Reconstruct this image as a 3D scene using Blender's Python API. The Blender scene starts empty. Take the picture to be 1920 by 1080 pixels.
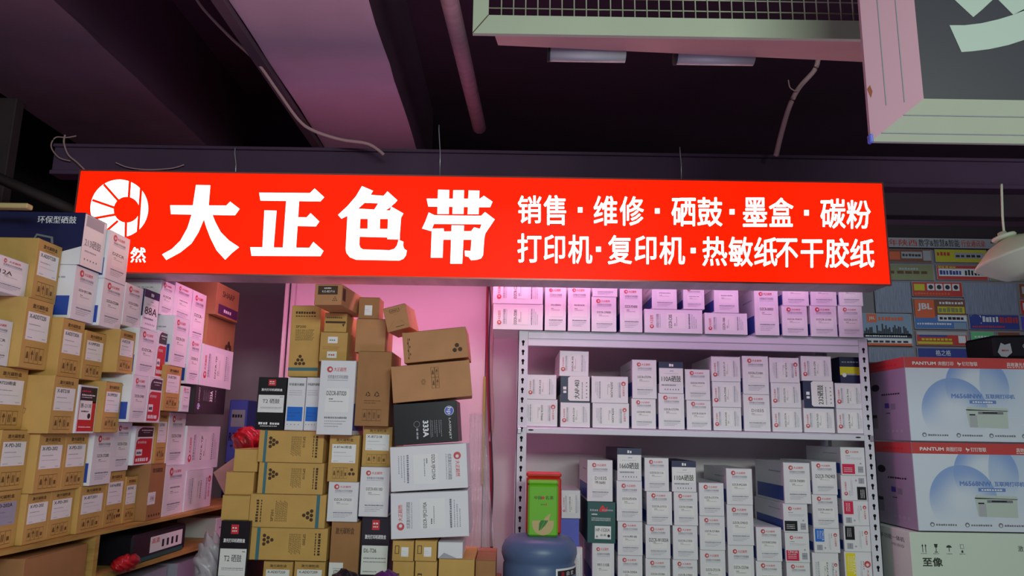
import bpy, bmesh, math, random
from mathutils import Vector, Matrix
random.seed(7)
R = math.radians
scene = bpy.context.scene
col = scene.collection

# ------------------------------------------------------------------ camera
F = 1400.0; PITCH = math.atan(272/1400); ROLL = 0.0158; EYE = Vector((0, 0, 1.7))
FW = Vector((0, math.cos(PITCH), math.sin(PITCH)))
R0 = Vector((1, 0, 0)); U0 = Vector((0, -math.sin(PITCH), math.cos(PITCH)))
RT = R0*math.cos(ROLL) + U0*math.sin(ROLL)
UP = U0*math.cos(ROLL) - R0*math.sin(ROLL)
cd = bpy.data.cameras.new('camera'); cam = bpy.data.objects.new('camera', cd); col.objects.link(cam)
cd.sensor_width = 36; cd.lens = 36*F/1920; cd.clip_start = 0.05
cam.matrix_world = Matrix(((RT.x, UP.x, -FW.x, EYE.x), (RT.y, UP.y, -FW.y, EYE.y), (RT.z, UP.z, -FW.z, EYE.z), (0, 0, 0, 1)))
scene.camera = cam
def ray(px, py): return FW + RT*((px-960)/F) + UP*((540-py)/F)
def at(px, py, Y): d = ray(px, py); return EYE + d*(Y/d.y)
def atX(px, py, X): d = ray(px, py); return EYE + d*(X/d.x)
def atZ(px, py, Z): d = ray(px, py); return EYE + d*((Z-EYE.z)/d.z)

# ------------------------------------------------------------------ world, light, exposure
w = bpy.data.worlds.new('world'); scene.world = w; w.use_nodes = True
w.node_tree.nodes['Background'].inputs[0].default_value = (0.55, 0.42, 0.62, 1)
w.node_tree.nodes['Background'].inputs[1].default_value = 0.15
vs = scene.view_settings
vs.view_transform = 'Standard'; vs.look = 'None'; vs.gamma = 1; vs.use_curve_mapping = False; vs.exposure = 0.0
def area(name, loc, rot, sx, sy, power, colr):
    l = bpy.data.lights.new(name, 'AREA'); l.shape = 'RECTANGLE'; l.size = sx; l.size_y = sy
    l.energy = power; l.color = colr
    o = bpy.data.objects.new(name, l); col.objects.link(o); o.location = loc; o.rotation_euler = rot
    return o
LIGHTS = [
  # market hall tubes above and behind the camera (greenish white)
  ('hall_light', (1.0, -1.6, 2.75), (R(58), 0, R(4)), 2.4, 0.5, 88, (0.84, 1.0, 0.88)),
  ('hall_light', (-1.6, -1.4, 3.2), (R(42), 0, R(-6)), 1.6, 0.5, 10, (0.80, 1.0, 0.84)),
  # added upward fill lamp, in place of light bounced off counters and floor
  ('bounce_fill', (-0.2, 1.1, 0.95), (R(180), 0, 0), 2.0, 0.9, 13, (0.84, 0.60, 1.0)),
  # pink tubes hung inside the stall behind the sign
  ('stall_light', (-0.45, 3.12, 2.50), (R(12), 0, 0), 1.5, 0.08, 10, (1.0, 0.36, 0.64)),
  ('stall_light', (0.85, 3.0, 2.44), (R(20), 0, 0), 1.2, 0.08, 2.3, (0.95, 0.46, 0.85)),
  ('stall_light', (-0.9, 3.2, 2.66), (R(180), 0, 0), 0.8, 0.08, 0.25, (1.0, 0.35, 0.7)),
  ('advert_fill', (3.3, 4.6, 3.3), (R(35), 0, 0), 1.2, 0.3, 17, (0.85, 0.98, 1.0)),  # added unseen lamp that brightens the advert wall
]
for a in LIGHTS: area(*a)

# ------------------------------------------------------------------ materials
def lin(h):
    h = h.lstrip('#'); c = [int(h[i:i+2], 16)/255 for i in (0, 2, 4)]
    return tuple(x/12.92 if x <= 0.04045 else ((x+0.055)/1.055)**2.4 for x in c)
MATS = {}
def mat(name, hexc, rough=0.6, metal=0.0, noise=0.0, nscale=8.0, emit=0.0, stretch=(1, 1, 1), bump=0.0, spec=0.5, alpha=1.0, trans=0.0):
    if name in MATS: return MATS[name]
    m = bpy.data.materials.new(name); m.use_nodes = True; MATS[name] = m
    nt = m.node_tree; b = nt.nodes['Principled BSDF']; c = lin(hexc)
    b.inputs['Base Color'].default_value = (*c, 1)
    b.inputs['Roughness'].default_value = rough; b.inputs['Metallic'].default_value = metal
    b.inputs['Specular IOR Level'].default_value = spec
    b.inputs['Alpha'].default_value = alpha; b.inputs['Transmission Weight'].default_value = trans
    if emit:
        b.inputs['Emission Color'].default_value = (*c, 1); b.inputs['Emission Strength'].default_value = emit
    if noise or bump:
        tc = nt.nodes.new('ShaderNodeTexCoord'); mp = nt.nodes.new('ShaderNodeMapping')
        mp.inputs['Scale'].default_value = stretch
        n = nt.nodes.new('ShaderNodeTexNoise'); n.inputs['Scale'].default_value = nscale; n.inputs['Detail'].default_value = 4
        nt.links.new(tc.outputs['Object'], mp.inputs[0]); nt.links.new(mp.outputs[0], n.inputs['Vector'])
        if noise:
            rp = nt.nodes.new('ShaderNodeValToRGB')
            rp.color_ramp.elements[0].position = 0.3; rp.color_ramp.elements[1].position = 0.7
            rp.color_ramp.elements[0].color = (*[x*(1-noise) for x in c], 1)
            rp.color_ramp.elements[1].color = (*[min(1, x*(1+noise)) for x in c], 1)
            nt.links.new(n.outputs['Fac'], rp.inputs[0]); nt.links.new(rp.outputs[0], b.inputs['Base Color'])
        if bump:
            bp = nt.nodes.new('ShaderNodeBump'); bp.inputs['Strength'].default_value = bump; bp.inputs['Distance'].default_value = 0.01
            nt.links.new(n.outputs['Fac'], bp.inputs['Height']); nt.links.new(bp.outputs[0], b.inputs['Normal'])
    return m
for a in [
 ('kraft_print', '#6E4E2C', .7), ('kraft', '#C9A05A', .75, 0, .07, 12), ('kraft_dark', '#A8784C', .75, 0, .07, 12), ('kraft_orange', '#C08A5C', .7, 0, .06, 12),
 ('kraft_yellow', '#CFA55C', .75, 0, .06, 12), ('white_card', '#E9E9EE', .38, 0, .02, 9), ('sticker', '#F0F0F0', .45), ('sticker_grey', '#A7A3B8', .45),
 ('ink', '#1C1A22', .5), ('ink_brown', '#4A3320', .7), ('ink_grey', '#80808C', .55), ('ink_light', '#A9A9B5', .55), ('ink_white', '#F4F4F6', .5),
 ('logo_red', '#D8303A', .5), ('blue', '#2B4BA8', .45), ('navy', '#1E2050', .42), ('black_card', '#17161D', .35), ('green_card', '#1F5A57', .45),
 ('bright_blue', '#1670D8', .45), ('magenta', '#D81E50', .45), ('yellow', '#F0E020', .45), ('red', '#C8202A', .45), ('teal', '#3F7580', .6),
 ('dark_slot', '#100F14', .8), ('shelf_steel', '#D9DBE6', .35, .0, .02, 5), ('wood', '#8E6A3C', .6, 0, .18, 10, 0, (1, 8, 8)),
 ('beige', '#C9B27C', .6), ('lime', '#6FBF1F', .35), ('tin_red', '#D03020', .35), ('green', '#2F7A2A', .4), ('purple', '#4A3A9A', .45), ('plum', '#5A2E58', .5),
 ('silver', '#B4B4BE', .3, .6), ('brass', '#A9A04A', .45), ('violet_blue', '#5A66CC', .45), ('skyline', '#20252C', .7)]:
    mat(*a)
M_ = MATS

# ------------------------------------------------------------------ mesh builder
class MB:
    def __init__(s): s.v = []; s.f = []; s.m = []; s.mats = []; s.sm = []
    def mi(s, name):
        if name not in s.mats: s.mats.append(name)
        return s.mats.index(name)
    def poly(s, pts, m, smooth=False):
        n = len(s.v); s.v += [tuple(p) for p in pts]; s.f.append(tuple(range(n, n+len(pts)))); s.m.append(s.mi(m)); s.sm.append(smooth)
    def raw(s, vs_, fs, m, smooth=False):
        n = len(s.v); s.v += [tuple(p) for p in vs_]; k = s.mi(m)
        for f in fs: s.f.append(tuple(i+n for i in f)); s.m.append(k); s.sm.append(smooth)
    def box(s, a, b, m, bev=0.0):
        (x0, y0, z0), (x1, y1, z1) = a, b
        if bev <= 0:
            vs_ = [(x, y, z) for z in (z0, z1) for y in (y0, y1) for x in (x0, x1)]
            s.raw(vs_, [(0, 2, 3, 1), (4, 5, 7, 6), (0, 1, 5, 4), (2, 6, 7, 3), (0, 4, 6, 2), (1, 3, 7, 5)], m)
        else:
            bm = bmesh.new(); bmesh.ops.create_cube(bm, size=1)
            for v in bm.verts:
                v.co = Vector((x0+(v.co.x+.5)*(x1-x0), y0+(v.co.y+.5)*(y1-y0), z0+(v.co.z+.5)*(z1-z0)))
            bmesh.ops.bevel(bm, geom=bm.edges[:], offset=bev, segments=1, affect='EDGES', profile=.5)
            bm.verts.index_update()
            s.raw([v.co.copy() for v in bm.verts], [[v.index for v in f.verts] for f in bm.faces], m); bm.free()
    def tube(s, pts, r, m, n=8, cap=True):
        pts = [Vector(p) for p in pts]; rings = []
        rr = r if isinstance(r, (list, tuple)) else [r]*len(pts)
        for i, p in enumerate(pts):
            t = (pts[min(i+1, len(pts)-1)] - pts[max(i-1, 0)]).normalized()
            a = t.cross(Vector((0, 0, 1))) if abs(t.z) < .9 else t.cross(Vector((1, 0, 0)))
            a.normalize(); b = t.cross(a)
            rings.append([p + (a*math.cos(2*math.pi*k/n) + b*math.sin(2*math.pi*k/n))*rr[i] for k in range(n)])
        vs_ = [q for ri in rings for q in ri]; fs = []
        for i in range(len(pts)-1):
            for k in range(n): fs.append((i*n+k, i*n+(k+1) % n, (i+1)*n+(k+1) % n, (i+1)*n+k))
        if cap: fs.append(tuple(range(n-1, -1, -1))); fs.append(tuple((len(pts)-1)*n+k for k in range(n)))
        s.raw(vs_, fs, m, True)
    def lathe(s, prof, m, n=40, c=(0, 0)):
        vs_ = [(c[0]+r*math.cos(2*math.pi*k/n), c[1]+r*math.sin(2*math.pi*k/n), z) for r, z in prof for k in range(n)]
        fs = [(i*n+k, i*n+(k+1) % n, (i+1)*n+(k+1) % n, (i+1)*n+k) for i in range(len(prof)-1) for k in range(n)]
        s.raw(vs_, fs, m, True)
    def mesh(s, name):
        me = bpy.data.meshes.new(name); me.from_pydata(s.v, [], s.f)
        for k in s.mats: me.materials.append(M_[k])
        me.polygons.foreach_set('material_index', s.m); me.polygons.foreach_set('use_smooth', s.sm); me.update()
        return me
    def build(s, name, parent=None):
        o = bpy.data.objects.new(name, s.mesh(name)); col.objects.link(o)
        if parent: o.parent = parent
        return o
def tag(o, label=None, cat=None, group=None, kind=None):
    if label: o['label'] = label
    if cat: o['category'] = cat
    if group: o['group'] = group
    if kind: o['kind'] = kind
    return o
def empty(name, loc=(0, 0, 0), rot=(0, 0, 0)):
    o = bpy.data.objects.new(name, None); col.objects.link(o); o.location = loc; o.rotation_euler = rot; o.empty_display_size = .1
    return o
def smooth_path(pts, n=8):
    P = [Vector(p) for p in pts]; out = []
    for i in range(len(P)-1):
        p0 = P[max(i-1, 0)]; p1 = P[i]; p2 = P[i+1]; p3 = P[min(i+2, len(P)-1)]
        for k in range(n):
            t = k/n
            out.append(.5*((2*p1)+(p2-p0)*t+(2*p0-5*p1+4*p2-p3)*t*t+(-p0+3*p1-3*p2+p3)*t**3))
    out.append(P[-1]); return out

# ------------------------------------------------------------------ lettering
TC = {}; NC = {}
def glyphs(st, bold=0.0):
    k = (st, bold)
    if k not in TC:
        c = bpy.data.curves.new('t', 'FONT'); c.body = st; c.size = 1; c.resolution_u = 2
        o = bpy.data.objects.new('t', c); me = bpy.data.meshes.new_from_object(o)
        vv = [(v.co.x, v.co.y) for v in me.vertices]; ff = [tuple(p.vertices) for p in me.polygons]
        bpy.data.objects.remove(o); bpy.data.curves.remove(c); bpy.data.meshes.remove(me)
        NC[k] = max(1, len(vv))
        if bold:   # heavier strokes: the outline repeated with small shifts
            sh = [(-bold, 0), (bold, 0)] if bold < .021 and bold != .0125 else [(bold*math.cos(t*math.pi/4), bold*math.sin(t*math.pi/4)) for t in range(8)]
            sh = [(q*(.6 if 8 > len(sh) else 1), r_) for q, r_ in sh]; nv = len(vv); v2, f2 = [], []
            for i, (sx, sy) in enumerate(sh): v2 += [(x+sx, y+sy) for x, y in vv]; f2 += [tuple(k_+i*nv for k_ in f) for f in ff]
            vv, ff = v2, f2
        if not vv: vv = [(0, 0), (1, 0), (1, 1)]; ff = []
        xs = [a for a, _ in vv]; ys = [b for _, b in vv]
        x0, y0, dx, dy = min(xs), min(ys), max(xs)-min(xs) or 1, max(ys)-min(ys) or 1
        TC[k] = ([((a-x0)/dx, (b-y0)/dy) for a, b in vv], ff, dx/dy)
    return TC[k]
class Face:
    """flat printing on a face: canonical (a right, b up) metres on a W x H sheet, rotated onto the real face"""
    def __init__(s, mb, w, h, orient='up', fn=None, eps=0.0004):
        s.mb = mb; s.w = w; s.h = h; s.o = orient; s.eps = eps
        s.W, s.H = (w, h) if orient in ('up', 'inv') else (h, w)
        s.fn = fn or (lambda u, v, e: (u, -e, v))
    def p(s, a, b, e):
        if s.o == 'up': u, v = a, b
        elif s.o == 'inv': u, v = s.w-a, s.h-b
        elif s.o == 'ccw': u, v = s.w-b, a
        else: u, v = b, s.h-a
        return s.fn(u, v, e)
    def rect(s, a0, b0, a1, b1, m, lv=1):   # fractions
        s.mb.poly([s.p(x*s.W, y*s.H, s.eps*lv) for x, y in ((a0, b0), (a1, b0), (a1, b1), (a0, b1))], m)
    def poly(s, pts, m, lv=1): s.mb.poly([s.p(x*s.W, y*s.H, s.eps*lv) for x, y in pts], m)
    def disc(s, a, b, r, m, lv=1, n=16):   # r in metres
        s.mb.poly([s.p(a*s.W+r*math.cos(2*math.pi*k/n), b*s.H+r*math.sin(2*math.pi*k/n), s.eps*lv) for k in range(n)], m)
    def text(s, st, a0, b0, a1, b1, m, lv=2, bold=0.0, keep=False):
        vv, ff, asp = glyphs(st, bold); aw, bh = (a1-a0)*s.W, (b1-b0)*s.H
        if keep:
            if bh*asp < aw: aw = bh*asp
            else: bh = aw/asp
        nv = NC[(st, bold)]
        s.mb.raw([s.p(a0*s.W+x*aw, b0*s.H+y*bh, s.eps*lv+(i//nv)*.00004) for i, (x, y) in enumerate(vv)], ff, m)
    def dashes(s, a0, b, a1, hh, m, n=9, lv=2):   # an illegible line of print
        x = a0; step = (a1-a0)/n
        for i in range(n):
            wdt = step*random.uniform(.6, .88)
            s.rect(x, b, x+wdt, b+hh*random.uniform(.8, 1.0), m, lv)
            x += step
    def ring(s, a, b, r, m, lv=2):
        cx, cy = a*s.W, b*s.H; n = 20
        for k in range(n):
            if k % 5 == 4 and n: pass
            t0 = 2*math.pi*k/n; t1 = 2*math.pi*(k+.86)/n
            ix = cx+r*.14
            s.mb.poly([s.p(cx+r*math.cos(t0), cy+r*math.sin(t0), s.eps*lv), s.p(cx+r*math.cos(t1), cy+r*math.sin(t1), s.eps*lv),
                       s.p(ix+r*.45*math.cos(t1), cy+r*.45*math.sin(t1), s.eps*lv), s.p(ix+r*.45*math.cos(t0), cy+r*.45*math.sin(t0), s.eps*lv)], m)

# ------------------------------------------------------------------ carton front designs
def d_dz(f, code, ink='ink_grey', big=False):
    W, H = f.W, f.H; k = min(1, .72*H/W) if H < W else 1
    f.rect(.20, .30, .86, .62, 'sticker', 1)
    f.ring(.27, .875, .085*W*k, 'logo_red')
    f.text('大正超然', .38, .85, .74, .905, 'logo_red', bold=.02)
    f.text('优质激光打印机硒鼓', .22, .75, .80, .80, 'ink_grey', bold=.01)
    f.dashes(.22, .725, .80, .010, 'ink_light', 14)
    if big: f.text(code, .14, .50, .92 if len(code) > 4 else .52, .61, 'ink', bold=.02)
    elif code == 'D1035':
        f.text('D1035', .3, .52, .76, .60, 'ink')
        if H/W > 1.4: f.text('不加粉', .33, .42, .72, .49, 'ink')
    elif code: f.text(code, .22, .525, .78, .583, 'ink', bold=.02)
    else: f.dashes(.28, .54, .76, .03, 'ink_grey', 9)
    f.dashes(.30, .47, .42, .014, 'ink', 3); f.dashes(.30, .44, .70, .010, 'ink_grey', 10)
    f.dashes(.20, .215, .84, .026, 'ink_grey', 13)
    for i in range(3): f.dashes(.21, .175-.035*i, .82-.1*i, .012, 'ink_light', 12-i)
def d_color(f, code, c):
    f.ring(.27, .83, .075*f.W, 'logo_red'); f.text('大正超然', .38, .80, .74, .865, 'logo_red', bold=.02)
    f.dashes(.2, .68, .4, .022, 'ink_grey', 4); f.dashes(.2, .61, .88, .016, 'ink_light', 12)
    f.dashes(.2, .57, .82, .010, 'ink_light', 12)
    f.rect(.03, .05, .55, .40, c, 2)
    if code: f.text(code, .1, .30, .50, .39, 'ink_white', 3, bold=.01)
    for i in range(3): f.dashes(.1, .25-.06*i, .45, .02, 'ink_white', 7, 3)
    recyc(f, .80, .42, .035*f.W); f.rect(.68, .1, .9, .32, 'ink_light', 1)
    f.dashes(.7, .2, .88, .03, 'ink_grey', 3, 2)
def recyc(f, a, b, r, m='ink'):
    for k in range(3):
        t = 2*math.pi*k/3
        cx, cy = a*f.W, b*f.H
        pts = [(t+.15, 1), (t+1.5, 1), (t+1.5, .62), (t+.15, .62)]
        f.mb.poly([f.p(cx+r*q*math.cos(z), cy+r*q*math.sin(z), f.eps*3) for z, q in pts], m)
        f.mb.poly([f.p(cx+r*q*math.cos(z), cy+r*q*math.sin(z), f.eps*3) for z, q in [(t+1.45, 1.25), (t+2.0, .8), (t+1.45, .4)]], m)
def picto(f, a0, b0, a1, b1, m='kraft_print', n=4):
    s = (a1-a0)/n
    for i in range(n):
        x0, x1 = a0+s*i+.03*s, a0+s*(i+1)-.03*s; t = .006
        f.rect(x0, b0, x1, b0+t, m, 2); f.rect(x0, b1-t, x1, b1, m, 2); f.rect(x0, b0, x0+t*.8, b1, m, 2); f.rect(x1-t*.8, b0, x1, b1, m, 2)
        mx = (x0+x1)/2; q = (x1-x0)
        if i % 4 == 0: f.poly([(mx-q*.3, b0+.3*(b1-b0)), (mx+q*.3, b0+.3*(b1-b0)), (mx+q*.12, b0+.7*(b1-b0)), (mx-q*.12, b0+.7*(b1-b0))], m, 3)
        elif i % 4 == 1: f.poly([(mx-q*.3, b0+.55*(b1-b0)), (mx+q*.3, b0+.55*(b1-b0)), (mx, b0+.85*(b1-b0))], m, 3); f.rect(mx-q*.05, b0+.2*(b1-b0), mx+q*.05, b0+.55*(b1-b0), m, 3)
        elif i % 4 == 2: f.rect(mx-q*.22, b0+.2*(b1-b0), mx-q*.08, b0+.75*(b1-b0), m, 3); f.rect(mx+q*.08, b0+.2*(b1-b0), mx+q*.22, b0+.75*(b1-b0), m, 3)
        else: f.rect(mx-q*.25, b0+.25*(b1-b0), mx+q*.2, b0+.55*(b1-b0), m, 3)
def d_brown(f, code, dots=False):
    f.text('激光碳粉盒', .22, .86, .80, .925, 'ink_brown', bold=.02); f.dashes(.3, .835, .7, .008, 'ink_brown', 10)
    picto(f, .16, .07, .66 if dots else .84, .30)
    if dots:
        for x, y in ((.80, .26), (.74, .17), (.86, .17)): f.disc(x, y, .05*f.W, 'ink_brown', 2)
def sticker_mb(w, h, orient, code, rect, grey=False, colr=None):
    mb = MB(); f = Face(mb, w, h, orient); a0, b0, a1, b1 = rect
    f.rect(a0, b0, a1, b1, 'sticker_grey' if grey else 'sticker', 1.5)
    P = [f.p(x*f.W, y*f.H, f.eps*1.4) for x, y in ((a0, b0), (a1, b0), (a1, b1), (a0, b1))]
    Q = [f.p(x*f.W, y*f.H, 0.00002) for x, y in ((a0, b0), (a1, b0), (a1, b1), (a0, b1))]
    for i in range(4): mb.poly([P[i], P[(i+1) % 4], Q[(i+1) % 4], Q[i]], 'sticker')
    X = lambda t: a0+(a1-a0)*t; Y = lambda t: b0+(b1-b0)*t
    if code: f.text(code, X(.06), Y(.78), X(.06)+(X(.96)-X(.06))*min(.85, .085*len(code)+.1), Y(.93), 'ink', 3, bold=.015)
    f.dashes(X(.08), Y(.55), X(.6), .010, 'ink_grey', 10, 3); f.dashes(X(.08), Y(.36), X(.85), .006, 'ink_light', 12, 3)
    f.dashes(X(.08), Y(.08), X(.3), .008, 'ink_grey', 4, 3); f.dashes(X(.75), Y(.08), X(.92), .008, 'ink_grey', 3, 3)
    return mb
def d_sp(f, code, stripe=.08):   # canonical: standing upright, stripe at the foot
    f.rect(0, stripe, 1, stripe+.045, 'teal', 1)
    r = .055*f.W
    for i, (n, y) in enumerate(((3, .20), (2, .25), (1, .30))):
        for k in range(n): f.disc(.38+(k-(n-1)/2)*.13, y-.02, r, 'ink_brown', 2)
    f.text(code, .18, .68, .52, .715, 'ink_brown', bold=.015)
    for i in range(9): f.dashes(.18, .65-.018*i, .82-.03*(i % 3), .006, 'ink_brown', 9)
    f.dashes(.15, .88, .85, .035, 'ink_brown', 8); f.dashes(.15, .84, .85, .015, 'ink_brown', 8)
def d_t2(f, code, cjk=True):
    f.rect(.36, .84, .62, .955, 'logo_red', 1); f.dashes(.40, .905, .58, .02, 'ink_white', 2, 2); f.dashes(.40, .87, .58, .014, 'ink_white', 3, 2)
    f.text('激光打印机硒鼓盒', .13, .735, .87, .785, 'ink_white', bold=.025)
    f.dashes(.12, .10, .45, .045, 'ink_white', 4); f.dashes(.52, .10, .86, .045, 'ink_white', 4); f.dashes(.18, .065, .78, .015, 'ink_white', 10)
def d_hp(f):   # canonical: lettering upright, W long... logo at top left
    W, H = f.W, f.H
    f.disc(.24, .88, .115*W, 'ink_white', 1, 24); f.disc(.24, .88, .105*W, 'violet_blue', 2, 24)
    f.text('hp', .155, .835, .325, .92, 'ink_white', 3, bold=.02)
    f.text('LASERJET', .42, .86, .93, .90, 'ink_white', 2)
    for i, y in enumerate((.74, .71, .67, .64, .60)): f.dashes(.45, y, .86-.08*(i % 2), .008, 'ink_light', 9)
    f.rect(.43, .575, .86, .58, 'ink_light', 2)
    f.text('333A', .44, .455, .84, .545, 'ink_white', 2, bold=.035)
    for k in range(24):
        t = 2*math.pi*k/24; t2 = 2*math.pi*(k+1)/24; r1, r2 = .075*W, .068*W; cx, cy = .52*W, .36*H
        f.mb.poly([f.p(cx+r*math.cos(z), cy+r*math.sin(z), f.eps*2) for z, r in ((t, r1), (t2, r1), (t2, r2), (t, r2))], 'ink_light')
    f.dashes(.62, .35, .9, .03, 'ink_light', 3)
def d_redblk(f):
    f.poly([(.12, .72), (.92, .72), (.94, .96), (.35, .97), (.2, .93), (.12, .85)], 'black_card', 1)
    f.dashes(.3, .88, .88, .025, 'ink_white', 8); f.dashes(.4, .83, .75, .012, 'ink_white', 6)
    f.poly([(.06, .04), (.76, .04), (.88, .08), (.92, .15), (.92, .68), (.25, .68), (.12, .64), (.08, .58)], 'red', 1)
    f.text('激光碳粉盒', .14, .55, .60, .61, 'ink_white'); f.rect(.10, .24, .42, .40, 'sticker', 2)
    f.dashes(.14, .28, .38, .07, 'ink', 4, 3); f.dashes(.12, .09, .78, .09, 'ink_white', 6, 2)
def d_213e(f):
    f.rect(.08, .04, .94, .66, 'red', 1); f.rect(.08, .64, .94, .96, 'black_card', 1); f.dashes(.15, .86, .6, .03, 'logo_red', 5)
    f.dashes(.15, .78, .85, .03, 'ink_white', 9); f.dashes(.15, .74, .7, .015, 'ink_white', 9)
    f.rect(.10, .28, .74, .68, 'sticker', 2); f.text('惠-213E', .14, .53, .70, .62, 'ink', 3); f.dashes(.2, .44, .6, .03, 'ink', 6, 3)
    f.disc(.62, .36, .08*f.W, 'ink', 3); f.dashes(.15, .12, .8, .02, 'ink_white', 10)
def d_navytop(f, code):
    f.rect(0, .80, 1, 1, 'navy', 1); f.dashes(.42, .85, .62, .09, 'ink_white', 2, 2)
    f.rect(.04, .30, .96, .86 if False else .79, 'sticker', 1); f.dashes(.45, .70, .62, .02, 'blue', 4); f.dashes(.2, .62, .8, .012, 'ink_light', 12)
    f.text(code, .10, .36, .90, .56, 'ink', 2, bold=.02); f.dashes(.1, .24, .7, .04, 'ink_grey', 9)
    for i in range(6): f.rect(.22+i*.11, .1, .26+i*.11, .14, 'ink_grey', 2)
def d_navyside(f, code):   # canonical reading upright: navy field with white panel
    f.rect(0, 0, 1, 1, 'navy', 1)
    f.poly([(.06, 0), (1, 0), (1, .66), (.94, .74), (.12, .74), (.06, .68)], 'sticker', 2)
    f.dashes(.35, .80, .62, .12, 'ink_white', 2, 3)
    f.text(code, .14, .34, .86, .54, 'ink', 3, bold=.02); f.dashes(.14, .24, .80, .03, 'ink_grey', 10, 3)
    for i in range(5): f.rect(.18+i*.14, .08, .22+i*.14, .12, 'ink_grey', 3)
def d_green(f):
    f.poly([(.45, .86), (.55, .92), (.62, .84), (.72, .88), (.68, .76), (.4, .76)], 'logo_red', 1); f.dashes(.08, .77, .4, .05, 'ink_light', 4, 2)
    f.dashes(.52, .78, .92, .04, 'ink_light', 8, 2); f.dashes(.14, .68, .36, .03, 'ink_white', 4)
    for y in (.60, .57, .54): f.dashes(.14, y, .84, .012, 'ink_white', 14)
def d_plainmarks(f): f.dashes(.12, .30, .5, .02, 'ink_light', 9)

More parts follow.
